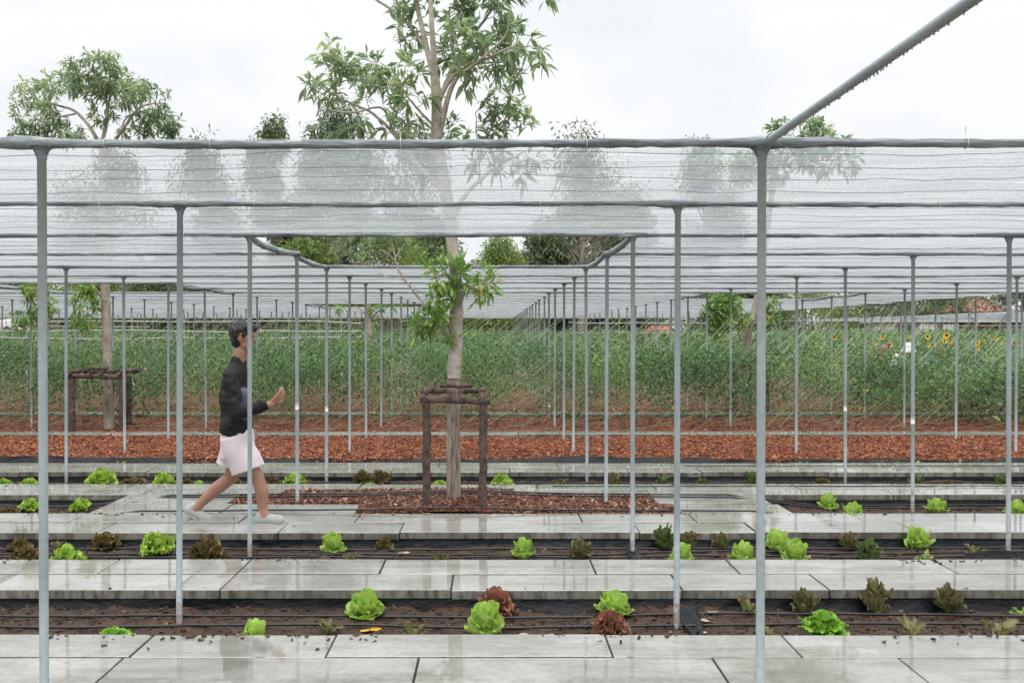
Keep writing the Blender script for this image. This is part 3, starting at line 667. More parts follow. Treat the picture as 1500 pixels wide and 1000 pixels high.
LET = [
 ('oak', 162, 4.46, 66, 26, 'at the near bed edge, right of the front left post'), ('butter', 370, 4.47, 40, 36, 'half hidden by the front slab, right of a post foot'),
 ('young', 478, 4.56, 36, 26, 'just right of the half hidden green head '+N1), ('butter', 535, 4.88, 58, 44, 'alone behind the hoses at left centre '+N1),
 ('young', 600, 4.52, 44, 30, 'left of the big round head at the centre of the nearest bed'), ('red', 727, 4.93, 58, 50, 'directly behind a round green head '+N1),
 ('butter', 713, 4.60, 60, 56, 'in front of the red frilly one '+N1), ('butter', 900, 4.90, 58, 38, 'behind a red frilly one '+N1),
 ('red', 895, 4.52, 56, 42, 'in front of a round green head '+N1), ('young', 1090, 4.92, 38, 26, 'left of the front right post '+N1),
 ('young', 1131, 4.52, 24, 22, 'right against the front right post '+N1), ('rom', 1178, 4.93, 48, 44, 'leftmost of three tall ones at the back of the nearest bed'),
 ('oak', 1208, 4.50, 72, 40, 'wide bushy one at the right of the nearest bed'), ('rom', 1287, 4.93, 48, 54, 'middle of three tall ones at the back of the nearest bed'),
 ('young', 1337, 4.50, 54, 28, 'right of the wide bushy green one '+N1), ('rom', 1392, 4.95, 50, 52, 'rightmost of three tall ones at the back of the nearest bed'),
 ('young', 1467, 4.55, 54, 26, 'nearest the right corner of the nearest bed'), ('ygreen', 1500, 4.92, 30, 24, 'cut by the right picture edge '+N1),
 ('brown', 28, 6.40, 38, 20, 'at the far left of the second bed, behind a brown one'), ('brown', 36, 5.93, 50, 30, 'at the far left near edge of the second bed'),
 ('green', 98, 5.95, 52, 34, 'just right of the front left post '+N2), ('young', 84, 6.38, 22, 20, 'behind the light green frilly one '+N2),
 ('brown', 153, 6.38, 48, 26, 'at the back left of the second bed between two green ones'), ('green', 232, 6.22, 50, 38, 'just left of the second left post '+N2),
 ('brown', 298, 6.0, 56, 46, 'between the second and third left posts '+N2), ('young', 418, 6.02, 20, 22, 'right of the third left post '+N2),
 ('butter', 487, 6.28, 40, 32, 'small loose one at left centre of the second bed'), ('young', 510, 6.05, 16, 16, 'tiny one below the loose green head '+N2),
 ('brown', 562, 6.38, 30, 20, 'small dull one left of the tree reflection '+N2), ('young', 646, 6.02, 28, 24, 'in line with the tree supports '+N2),
 ('butter', 768, 6.08, 38, 42, 'right of the tree, tall and loose '+N2), ('rom', 851, 6.05, 44, 50, 'left of the third right post '+N2),
 ('rom', 975, 6.36, 32, 42, 'left of the second right post at the back of the second bed'), ('rom', 1006, 6.40, 30, 30, 'short one behind a green head by the second right post'),
 ('butter', 1000, 5.95, 38, 38, 'partly behind the second right post '+N2), ('rom', 1060, 6.36, 30, 46, 'tall thin one left of the front right post '+N2),
 ('butter', 1086, 5.93, 42, 36, 'just left of the front right post '+N2), ('butter', 1138, 6.30, 38, 42, 'back one of the pair right of the front right post'),
 ('butter', 1162, 5.97, 44, 42, 'front one of the pair right of the front right post'), ('rom', 1242, 6.38, 34, 32, 'short one right of the green pair '+N2),
 ('rom', 1277, 6.02, 32, 44, 'ragged one at right in front of the hoses '+N2), ('butter', 1348, 6.40, 38, 35, 'alone at the far right of the second bed'),
 ('ygreen', 1357, 6.05, 26, 18, 'below the lone green head '+N2), ('young', 1430, 6.15, 24, 18, 'last one at the far right of the second bed'),
 ('green', 42, 7.75, 34, 20, 'left of the front left post '+N3), ('brown', 12, 7.35, 34, 22, 'at the left picture edge '+N3),
 ('brown', 82, 7.35, 26, 18, 'just right of the front left post '+N3), ('green', 117, 7.8, 32, 19, 'beside the paving left of the walker '+N3),
 ('butter', 1215, 7.86, 30, 28, 'back one of two right of the paving '+N3), ('butter', 1250, 7.35, 38, 30, 'front one of two right of the paving '+N3),
 ('butter', 1373, 7.6, 36, 22, 'right of the fourth row post '+N3), ('butter', 1490, 7.6, 36, 26, 'at the right picture edge '+N3),
 ('green', 3, 8.85, 28, 18, 'cut by the left picture edge '+N4), ('green', 42, 8.85, 30, 18, 'left of the front left post '+N4), ('green', 147, 8.9, 46, 30, 'and large, at the left '+N4),
 ('brown', 194, 8.85, 46, 17, 'right of the large light green one '+N4), ('green', 240, 8.9, 34, 24, 'left of the second left post '+N4),
 ('brown', 273, 8.95, 20, 18, 'right of the second left post '+N4), ('green', 289, 8.75, 20, 12, 'small one left of the walker '+N4), ('brown', 335, 8.9, 36, 19, 'behind the legs of the walker '+N4),
 ('brown', 400, 8.9, 22, 17, 'just right of the walker '+N4), ('green', 433, 8.85, 38, 23, 'half behind the fourth left post '+N4),
 ('brown', 530, 9.15, 30, 20, 'left one of a pair beside the tree '+N4), ('brown', 560, 9.15, 30, 21, 'right one of a pair beside the tree '+N4), ('green', 541, 8.75, 32, 15, 'in front of the brown pair '+N4),
 ('green', 645, 8.8, 30, 15, 'between tree trunk and left support post '+N4), ('green', 735, 9.05, 32, 16, 'back one of two right of the tree '+N4), ('green', 743, 8.78, 32, 16, 'front one of two right of the tree '+N4),
 ('young', 820, 8.85, 26, 14, 'flat one between tree and third right post '+N4), ('rom', 898, 8.85, 24, 28, 'right against the fourth right post '+N4), ('rom', 970, 8.85, 20, 20, 'left of the second right post '+N4),
 ('rom', 1030, 9.0, 18, 32, 'thin tall one between second and front right posts '+N4), ('rom', 1102, 8.85, 20, 30, 'beside the front right post '+N4), ('brown', 1207, 8.85, 26, 17, 'alone right of the front right post '+N4),
 ('rom', 1340, 8.9, 22, 28, 'against the fourth row post at right '+N4), ('brown', 1390, 8.85, 18, 16, 'small one at right '+N4), ('rom', 1466, 8.9, 22, 21, 'last one at the right '+N4),
]
for i, (kd, px, Y, wd, hp, where) in enumerate(LET):
    me, W0, H0 = KIND[kd][i % len(KIND[kd])]
    x = (px-PX0)/F*Y; s = wd*Y/F/W0*1.02; hz = (hp+3)*Y/F/H0; hz = min(max(hz, s*.65), s*1.5)
    o = bpy.data.objects.new('lettuce', me); C.objects.link(o)
    o.location = (x, Y, float(min(soil_z(np.array(x), np.array(Y)), -.07))-.014); o.scale = (s, s, hz); o.rotation_euler = (R.normal(0, .11), R.normal(0, .11), R.uniform(0, 6.28))
    tag(o, ' '.join((WORD[kd]+' '+where).split()), 'lettuce', 'lettuces planted in the beds')
WEED = [(178, 'far left'), (470, 'left of the tree'), (1178, 'right of a front right post'), (1311, 'left of a fourth row post'), (1345, 'right of a fourth row post'), (1405, 'far right')]
for i, (px, wh) in enumerate(WEED):
    me, W0, H0 = KIND['ygreen'][i % 2]; Y = 10.03; o = bpy.data.objects.new('seedling', me); C.objects.link(o)
    o.location = ((px-PX0)/F*Y, Y-.02, -.06); s = 18*Y/F/W0; o.scale = (s, s, s*.9); o.rotation_euler = (0, 0, i)
    tag(o, 'tiny seedling by the black mulch edging, '+wh, 'seedling', 'seedlings along the mulch edge')

# dead leaves and litter on soil and slabs
FL = [(545, 4.63, 'dead_yellow', .13, 'long yellow leaf on the soil left of the central round head'), (765, 4.55, 'dead_pale', .07, 'pale dead leaf on soil right of the central round head'), (778, 4.50, 'dead_brown', .06, 'brown curled leaf on soil near the front slab edge at centre'),
      (1030, 4.72, 'dead_pale', .09, 'pale leaf on the soil between the second and front right posts'), (1024, 4.6, 'dead_pale', .10, 'largest pale leaf by the black plastic at the post foot'), (1048, 4.92, 'dead_pale', .08, 'pale leaf lying on the liner left of the front right post'),
      (592, 6.3, 'dead_pale', .10, 'grey dead leaf in the second bed left of the tree'), (712, 6.2, 'dead_pale', .06, 'small cream leaf in the second bed below the right support post'), (742, 5.9, 'dead_brown', .09, 'brown leaf by the front hose of the second bed'), (1005, 4.8, 'dead_brown', .05, 'brown leaf behind the second right post foot'),
      (430, 6.7, 'dead_pale', .05, 'cream leaf on slabs near the walker front shoe'), (196, 7.65, 'dead_pale', .08, 'pale leaf on the paving left of the walker'), (625, 7.12, 'dead_pale', .09, 'cream leaf on the slab edge in front of the left support post')]
for px, Y, mk, L, lab in FL:
    x = (px-PX0)/F*Y; on_slab = 'slab' in lab and 'soil' not in lab or 'paving' in lab; z = .004 if on_slab else float(soil_z(np.array(x), np.array(Y)))+.012
    b = MB(); u = np.linspace(0, 1, 9); s = np.linspace(-1, 1, 5); U, S = np.meshgrid(u, s, indexing='ij'); wv = .19*np.sin(math.pi*(.03+.94*U))
    top = np.stack([(U-.5)*L, S*wv*L, (.25*S**2*wv+.16*(U-.5)**2+.02*np.sin(U*9+S*2))*L], -1)
    b.grid(top); b.grid(top-[0, 0, .0012], flip=True); o = b.build('fallen_leaf', M[mk]); o.location = (x, Y, z); o.rotation_euler = (R.uniform(-.1, .1), R.uniform(-.1, .1), R.uniform(-.6, .6))
    tag(o, lab, 'leaf', 'fallen leaves in the beds')

# ------------------------------------------------------------------ trees
def rosettes(b, P, A, n_leaf, L, W, droop=.28):
    PP, DD, LL = [], [], []
    for p, a in zip(P, A):
        n = R.randint(*n_leaf); q = nrm(R.randn(n, 3)+a*.75+np.array([0, 0, -.12])); PP.append(p+q*.012+R.randn(n, 3)*.02); DD.append(q); LL.append(R.uniform(*L, n))
    PP = np.concatenate(PP); DD = np.concatenate(DD); LL = np.concatenate(LL)
    b.leaves(PP, DD, np.array([0, 0, 1.])+R.randn(len(PP), 3)*.4, LL, LL*R.uniform(*W, len(LL)), droop, wide=.55)
def tree(name, label, Y, trunk, limbs, clumps, dens, leaf=(.11, .17), base=-.12, group='tabebuia like trees'[:0], rough=None, seed=3, spread=.55, low=()):
    global R; keep = R; R = np.random.RandomState(seed)
    T = np.array([at(px, py, Y+d) for px, py, r, d in trunk]); T[0, 2] = base; rr = np.array([r for *_, r, d in trunk])
    o0 = np.array([T[0, 0], Y, 0.0]); root = empty(name, o0); tag(root, label, 'tree', 'young trees standing in openings of the shade net')
    Ts = bez(T, 14); ts = np.interp(np.linspace(0, len(T)-1, len(Ts)), np.arange(len(T)), rr)
    k = int(np.argmin(np.abs(Ts[:, 2]-1.12))) if rough else 0
    if rough:
        b = MB(); b.tube(Ts[:k+1], ts[:k+1]*(1+.03*R.randn(k+1)), 18, jitter=.03)
    else: b = MB(); b.tube(Ts, ts*(1+.03*R.randn(len(Ts))), 14, jitter=.02)
    b.build('trunk', M['bark_rough' if rough else 'bark_far'], root, loc=o0)
    if rough:
        b = MB(); b.tube(Ts[k:], ts[k:]*(1+.02*R.randn(len(Ts)-k)), 18, jitter=.012); b.build('upper_trunk', M['bark'], root, loc=o0)
    pts = [Ts[int(len(Ts)*.75):]]
    for pl, r0, r1 in limbs:
        Q = bez([at(px, py, Y+d) for px, py, d in pl], 9); m = len(Q); Q = Q+np.cumsum(R.randn(m, 3)*.004, 0)*np.linspace(0, 1, m)[:, None]
        b = MB(); b.tube(Q, np.linspace(r0, r1, m), 9, jitter=.04); b.build('limb', M['bark' if rough else 'bark_far'], root, loc=o0); pts.append(Q[m//4:])
    pts = np.concatenate(pts)
    def foliage(cl, matk, nm, lf, dr=.28, mul=1.0):
        b = MB(); P, A = [], []
        for (px, py, rx, ry, d) in cl:
            c = at(px, py, Y+d); n = max(3, int(rx*ry*dens*mul)); sx, sz = rx*Y/F, ry*Y/F; dy = spread*(sx+sz)/2*1.3
            q = nrm(R.randn(n, 3))*R.uniform(.35, 1, (n, 1))**.5; p = c+q*np.array([sx, dy, sz]); P.append(p)
        P = np.concatenate(P); nodes = pts.copy()
        dd0 = np.linalg.norm(P[:, None]-pts[None], axis=-1).min(1)
        for i in np.argsort(dd0):
            dd = np.linalg.norm(nodes-P[i], axis=1); j = int(np.argmin(dd)); a = nodes[j]; v = P[i]-a; ln = np.linalg.norm(v); mid = a+v*.5+np.array([0, 0, -.10*ln])+R.randn(3)*.05*ln
            tw = bez([a, mid, P[i]], 5); b.tube(tw, np.linspace(.0045 if ln < .4 else .009, .0035, len(tw)), 5, mi=1); nodes = np.concatenate([nodes, tw[3:]])
            A.append((i, nrm(P[i]-mid)+np.array([0, 0, .25])))
        A = np.array([a for _, a in sorted(A, key=lambda t_: t_[0])]); rosettes(b, P, A, (9, 16), lf, (.23, .31), dr)
        b.build(nm, [M[matk], M['bark']], root, loc=o0)
    foliage(clumps, 'leaf', 'crown', leaf)
    if low: foliage(low, 'leaf_low', 'low_foliage', (leaf[0]*.95, leaf[1]*.9), .12, 1.7)
    R = keep; return root
tree('young_tree', 'pale barked tree held by dark log supports at the centre, rising above the net', 7.65,
     [(665, 735, .066, 0), (664, 650, .060, 0), (665, 560, .060, 0), (668, 480, .062, .02), (669, 430, .056, .03), (664, 370, .053, .05), (656, 300, .056, .05), (648, 250, .053, .05), (640, 205, .050, .03), (640, 150, .046, .02), (637, 112, .040, 0)],
     [([(638, 118, 0), (625, 70, .05), (614, 15, .1), (606, -60, .1), (600, -140, .15)], .030, .010), ([(637, 114, 0), (634, 60, -.1), (630, 0, -.12), (636, -80, -.1), (650, -170, 0)], .030, .009),
      ([(640, 160, .02), (655, 120, .1), (668, 90, .2), (700, 45, .3), (730, 5, .4), (760, -50, .5)], .024, .007), ([(642, 150, 0), (668, 110, -.1), (720, 85, -.3), (750, 68, -.45), (775, 60, -.5)], .020, .005),
      ([(645, 200, .03), (665, 125, -.2), (700, 92, -.4), (735, 60, -.5), (750, 20, -.6)], .017, .005), ([(646, 175, 0), (662, 128, .3), (695, 100, .5), (740, 95, .6), (755, 88, .6)], .014, .005),
      ([(624, 72, .05), (600, 40, .2), (576, 18, .3), (548, 0, .3), (520, -20, .3)], .018, .006), ([(652, 285, .05), (620, 250, .1), (590, 215, .2), (572, 190, .25), (545, 165, .3), (505, 148, .35), (470, 128, .4)], .026, .006),
      ([(576, 192, .25), (560, 160, .1), (520, 165, 0), (490, 160, -.1)], .012, .005), ([(640, 190, .03), (620, 170, -.1), (602, 152, -.2), (588, 135, -.25), (560, 120, -.3)], .013, .005),
      ([(660, 330, .05), (680, 290, .05), (710, 260, .1), (740, 238, .1), (765, 225, .1)], .026, .007), ([(702, 266, .1), (702, 235, .15), (700, 200, .2), (698, 165, .2)], .009, .004),
      ([(668, 460, .03), (677, 440, -.06), (678, 425, -.09), (672, 412, -.10), (660, 402, -.12), (640, 398, -.15)], .013, .005), ([(676, 428, -.08), (690, 412, -.14), (706, 410, -.2)], .007, .004),
      ([(661, 500, .02), (640, 470, -.05), (628, 455, -.1), (608, 430, -.15), (590, 405, -.2), (580, 380, -.25), (575, 352, -.3)], .017, .005), ([(582, 385, -.25), (568, 370, -.3), (555, 360, -.35)], .005, .003), ([(581, 376, -.25), (588, 362, -.25)], .004, .003), ([(596, 412, -.2), (570, 405, -.3), (556, 398, -.35)], .005, .003)],
     [(488, 82, 36, 28, .3), (500, 120, 55, 32, .35), (545, 108, 38, 26, .2), (470, 140, 28, 22, .4), (560, 128, 40, 34, 0), (600, 165, 34, 28, -.15), (578, 190, 22, 16, .2), (600, 112, 26, 26, -.2), (528, 185, 40, 14, .3), (490, 190, 28, 12, .3),
      (720, 35, 52, 36, .2), (770, 70, 34, 26, -.4), (700, 88, 56, 32, .3), (745, 18, 40, 30, .3), (668, 30, 34, 30, .1), (690, 60, 40, 30, -.3), (660, 85, 26, 24, .2), (745, 100, 42, 22, .5), (733, 148, 34, 26, .1), (742, 175, 36, 22, .1), (705, 192, 46, 16, .2), (662, 190, 14, 14, 0), (690, 112, 30, 22, -.3),
      (600, 48, 24, 24, .2), (585, 22, 22, 16, .3), (618, 10, 26, 22, .1), (640, -40, 60, 40, 0), (560, -60, 60, 40, .3), (740, -60, 70, 45, .3), (640, -130, 90, 50, .1), (810, -10, 26, 10, .5), (748, 240, 40, 22, .1), (700, 225, 30, 20, .15), (520, 225, 40, 20, .3)],
     1/105, rough=True, low=[(655, 400, 36, 20, -.15), (690, 408, 30, 20, -.2), (706, 425, 18, 14, -.2), (640, 445, 26, 22, -.1), (632, 468, 30, 18, -.1), (622, 482, 20, 16, -.1), (660, 385, 22, 14, -.12), (650, 490, 12, 12, -.05)], leaf=(.10, .155))
tree('young_tree', 'leaning round crowned tree in log supports at the left, beyond the walker', 13.6,
     [(160, 625, .085, 0), (157, 540, .070, 0), (156, 470, .074, 0), (154, 418, .068, 0), (152, 330, .062, 0), (150, 260, .055, 0), (152, 205, .045, 0)],
     [([(151, 225, 0), (135, 190, .2), (110, 165, .4), (80, 155, .6), (55, 150, .7)], .035, .01), ([(152, 207, 0), (160, 160, 0), (150, 130, -.1), (140, 105, -.2)], .03, .01), ([(152, 205, 0), (162, 150, .2), (172, 120, .3), (178, 105, .3)], .025, .01), ([(153, 230, 0), (185, 185, -.3), (205, 160, -.5), (232, 150, -.6)], .03, .01),
      ([(180, 215, -.2), (182, 180, -.1), (200, 165, 0), (225, 170, .1)], .015, .008), ([(112, 168, .4), (90, 172, .2), (60, 178, 0)], .015, .008), ([(152, 440, 0), (135, 418, -.1), (115, 408, -.2), (95, 406, -.2), (60, 420, -.3)], .02, .007)],
     [(50, 140, 36, 24, .6), (60, 175, 40, 24, .3), (90, 125, 34, 22, .4), (140, 105, 44, 24, -.1), (160, 120, 40, 24, .2), (125, 130, 26, 18, -.2), (185, 130, 40, 26, 0), (215, 150, 40, 28, -.3), (240, 180, 26, 20, -.3), (215, 182, 30, 18, -.1), (45, 198, 30, 12, .3), (110, 195, 24, 12, .1), (150, 168, 26, 16, 0), (258, 198, 14, 10, -.2), (190, 195, 18, 10, .3), (75, 205, 40, 14, .4), (170, 90, 18, 10, 0)],
     1/27, leaf=(.095, .15), seed=5, low=[(38, 468, 22, 14, -.3), (58, 448, 24, 18, -.3), (55, 420, 22, 14, -.3), (128, 440, 22, 16, -.1), (120, 470, 20, 14, -.1), (130, 425, 16, 10, -.1)])
tree('young_tree', 'tilted tree with a small leafy clump, right of centre behind the front right post', 16.6,
     [(1092, 600, .075, 0), (1092, 530, .068, 0), (1096, 490, .066, 0), (1108, 440, .062, 0), (1118, 380, .058, 0), (1128, 300, .05, 0), (1135, 240, .045, 0)],
     [([(1135, 245, 0), (1150, 215, 0), (1170, 200, 0), (1200, 190, 0)], .03, .01), ([(1130, 280, 0), (1100, 250, .2), (1060, 240, .4)], .03, .01), ([(1130, 270, 0), (1180, 240, -.3), (1230, 235, -.5)], .025, .01), ([(1094, 510, 0), (1082, 490, -.2), (1075, 470, -.3), (1060, 455, -.3)], .014, .006)],
     [(1180, 190, 42, 20, 0), (1145, 188, 16, 12, 0), (1150, 225, 60, 22, 0), (1060, 245, 60, 24, .3), (1220, 235, 36, 20, -.4), (1110, 250, 50, 24, .2), (1200, 212, 40, 18, -.2)],
     1/32, leaf=(.14, .22), seed=6, low=[(1060, 455, 26, 18, -.3), (1048, 445, 18, 16, -.3), (1072, 440, 20, 14, -.3), (1055, 480, 18, 12, -.3), (1128, 455, 10, 16, 0), (1080, 470, 16, 12, -.2)])
tree('young_tree', 'small pale trunked tree far back under the net, left of the central tree', 22.4,
     [(543, 560, .085, 0), (543, 500, .085, 0), (540, 465, .08, 0), (536, 430, .07, 0), (530, 380, .06, 0)],
     [([(540, 462, 0), (530, 455, 0), (522, 447, 0)], .03, .012), ([(541, 470, 0), (556, 455, 0), (566, 448, 0)], .025, .01)],
     [(540, 350, 60, 30, 0), (500, 340, 30, 20, 0), (575, 345, 36, 22, 0)], 1/40, leaf=(.16, .24), seed=8, low=[(548, 452, 12, 9, 0), (566, 450, 10, 6, 0), (495, 449, 14, 4, 0), (545, 468, 7, 6, 0)])

# log frames round the trunks
def support(label, cx, cy, wd, h, posts, base, r=.042):
    root = empty('tree_support', (cx, cy, base)); tag(root, label, 'tree support', 'log frames supporting the young trees')
    def log(nm, a, c, r0, ends=True):
        a = np.array(a, float); c = np.array(c, float); P = a+(c-a)*np.linspace(0, 1, 12)[:, None]; P[1:-1] += R.randn(10, 3)*.0035
        b = MB(); b.tube(P, r0*(1+.03*R.randn(12)), 14, jitter=.015, cap=False)
        for q, s in ((P[0], -1), (P[-1], 1)):
            d = nrm(c-a)*s; b.tube([q-d*.001, q+d*.002], r0*.97, 12, mi=1)
        for _ in range(3):
            i = R.randint(1, 11); b.ball(P[i]+nrm(R.randn(3))*r0*.85, r0*.24, 7, 5, mi=1 if R.rand() < .4 else 0)
        b.build(nm, [M['log'], M['logend']], root)
    hw = wd/2
    for sx, sy in posts: log('post', (sx*hw+R.uniform(-.01, .01), sy*hw, -.1), (sx*hw*1.0, sy*hw, h-.05), r)
    log('crossbar', (-hw-.05, -hw-.0, h-.015), (hw+.06, -hw, h-.03), r*.74)
    log('crossbar', (-hw+.02, hw*.45, h+.035), (hw+.0, hw*.45, h+.035), r*.62)
    log('end_bar', (-hw-.02, -hw-.10, h+.045), (-hw+.03, hw*.7, h+.055), r*.74); log('end_bar', (hw-.01, -hw-.10, h+.055), (hw-.0, hw*.7, h+.055), r*.72)
    for sx in (-.23, .20): log('short_log', (sx*hw*1.0-.0, -hw-.07, h+.045), (sx*hw, hw*.5, h+.05), r*.54)
    log('tie_log', (-.13, -hw+.06, h+.105), (.15, -hw+.05, h+.10), r*.52)
support('dark log frame with two posts round the central tree trunk in the mulch pit', -.318, 7.60, .495, .955, [(-1, -1), (1, -1)], .0, .036)
support('four legged log frame round the left tree beyond the walker', -6.12, 13.62, .78, .86, [(-1, -1), (1, -1), (-.35, 1), (.4, 1)], .0, .052)
support('weathered log frame half buried in vines round the tilted tree', 4.95, 16.6, .62, .92, [(-1, -1), (1, -1), (-.4, 1), (.5, 1)], .0, .05)

# ------------------------------------------------------------------ climbing vines, strings, blossoms
rows = [13.85+1.49*i for i in range(19)]
def vine_h(x, Y):
    px = PX0+x/Y*F
    h = 1.22+.028*np.minimum(Y-13.3, 14)+.10*noise2(x, x*0+Y, 1.1, 120, 3)+.10*noise2(x, x*0+Y, .3, 121, 3)
    return h-np.clip((x/Y-.30)/.12, 0, 1)*np.clip((24-Y)/8, 0, 1)*.22
b = MB(); bl = MB(); st = MB(); ds = MB(); tw_ = MB()
for i, Y in enumerate(rows):
    hw = .624*Y+2.0; near = Y < 19; dens = 3100 if i < 2 else 2400 if near else 420; n = int(2*hw*dens)
    x = R.uniform(-hw-.5, hw+(1.5 if near else 4), n); h = vine_h(x, Y)
    z = h*R.beta(2.1 if i < 1 else 2.1, 1.15, n); gap = noise2(x, z, .45, 130+i, 3) > R.uniform(-.5, .25, n); x, h, z = x[gap], h[gap], z[gap]; n = len(x)
    z = z+R.exponential(.05, n)*(R.rand(n) < .12)
    y = Y+R.normal(0, .26, n); L = R.uniform(.024, .068, n)*(1 if near else 1.7)
    D = R.randn(n, 3)*[1, 1, .6]+[0, 0, -.25]; U = np.array([0, -.4, 1.])+R.randn(n, 3)*.6
    b.leaves(np.stack([x, y, np.maximum(z, .02)], -1), D, U, L, L*R.uniform(.45, .75, n), .15, simple=True, wide=.42)
    # strings slanting from ground to net, all the same way
    if Y < 32:
        for x0 in np.arange(-hw-2, hw+1, .42 if i < 5 else .7):
            x0 += R.uniform(-.1, .1); k_ = R.uniform(.55, 1.05) if R.rand() < .6 else R.uniform(1.05, 1.5); a = np.array([x0, Y-.35+R.uniform(-.2, .2), .02]); c = a+np.array([1.85, .85, 1.45+R.uniform(-.2, .35)])*k_
            st.tube([a, (a+c)/2-[0, 0, .02], c], .0029 if near else .0042, 3, cap=False)
    if Y < 36:
        for x0 in np.arange(-hw-1, hw+1, .62 if i < 6 else .8):
            x0 += R.uniform(-.15, .15); a = np.array([x0, Y+R.uniform(-.2, .2), R.uniform(.45, 1.0)]); l = R.uniform(.4, .85); tw_.tube([a, a+np.array([1.25, .5, 1.05])*l], .0026 if near else .0036, 3, cap=False)
    if i < 5:
        for x0 in np.arange(-hw-1, hw+1, .38):
            x0 += R.uniform(-.2, .2); a = np.array([x0, Y-.55+R.uniform(-.35, .4), R.uniform(.02, .12)]); l = R.uniform(.6, 1.6); c = a+np.array([l, R.uniform(-.1, .3), R.uniform(.02, .5)*l])
            ds.tube(bez([a, (a+c)/2+[0, 0, -.05*l], c], 4), np.linspace(.007, .003, 9), 4, cap=False)
    if i < 7:
        n = 60; xx = R.uniform(-hw, hw, n); P = np.stack([xx, Y+R.normal(-.15, .25, n), vine_h(xx, Y)*R.beta(1.6, 1.2, n)], -1)
        for p in P: m_ = 4; bl.leaves(np.repeat(p[None], m_, 0), R.randn(m_, 3), R.randn(m_, 3), .028, .026, simple=True, mi=0 if R.rand() < .85 else 1)
o = tag(b.build('vine_growth', [M['vine']]), 'mass of climbing bean vines trained in rows on slanting strings', 'vines', None, 'stuff')
n = 2600; x = R.uniform(7.6, 14, n); y = R.uniform(13.0, 18.5, n); hh = .25+.75*np.clip((x/y-.46)/.12, 0, 1); b2 = MB()
L = R.uniform(.07, .15, n); b2.leaves(np.stack([x, y, hh*R.beta(1.6, 1, n)+.05], -1), R.randn(n, 3)*[1, 1, .4], np.array([0, -.3, 1])+R.randn(n, 3)*.35, L, L*.95, .2, wide=.5)
tag(b2.build('gourd_leaves', M['vine_big']), 'broad pale gourd leaves sprawling at the right end of the vine rows', 'gourd plants', None, 'stuff')
bl.build('blossom', [M['yellow'], M['orange']], o)['kind'] = 'stuff'
st.build('string', M['string'], o)['kind'] = 'stuff'; tw_.build('twine', M['twine'], o)['kind'] = 'stuff'; ds.build('dry_stem', M['drystem'], o)['kind'] = 'stuff'
# undergrowth on the bank and far field
b = MB(); n = 26000; x = R.uniform(-45, 55, n); y = R.uniform(36, 58, n); L = R.uniform(.1, .3, n)
P = np.stack([x, y, ground_z(x, y)+R.beta(1, 2.5, n)*.5*(1+noise2(x, y, 3, 140))], -1); b.leaves(P, R.randn(n, 3)*[1, 1, .5]+[0, 0, .7], np.array([0, -.5, 1])+R.randn(n, 3)*.4, L, L*.4, .2, simple=True)
tag(b.build('undergrowth', M['leaf_lime']), 'rough low scrub growing over the far bank', 'scrub', None, 'stuff')
# ------------------------------------------------------------------ sunflowers
SUN = [(1293, 494, 21.5, .15), (1303, 505, 20, .17), (1331, 493, 23, .14), (1358, 493, 21, .16), (1359, 505, 19.5, .15), (1386, 491, 21, .19), (1383, 499, 20, .15), (1391, 500, 22, .14), (1431, 501, 20, .17), (1431, 509, 18.5, .15), (1440, 498, 23, .13),
       (1458, 496, 23.5, .15), (1485, 502, 20, .16), (1221, 494, 22, .15), (1235, 493, 24, .14), (1281, 503, 21, .14), (1372, 500, 24, .14), (1474, 501, 24, .13)]
SW = ['leftmost low one of the row', 'second from left, standing a little apart', 'left of the white hatted worker', 'above the white hat', 'right beside the white hat', 'largest head of the group, above the brown haired worker', 'just left of the brown haired worker head', 'touching the brown haired worker head',
      'upper one of a pair right of centre in the patch', 'lower one of a pair right of centre in the patch', 'small one right of the pair', 'between two posts near the right edge', 'closest to the right picture edge', 'far left, among vines', 'second of the far left pair', 'left of the dark haired worker', 'behind the brown haired worker', 'small one near the right edge']
order = sorted(range(len(SUN)), key=lambda i: SUN[i][0])
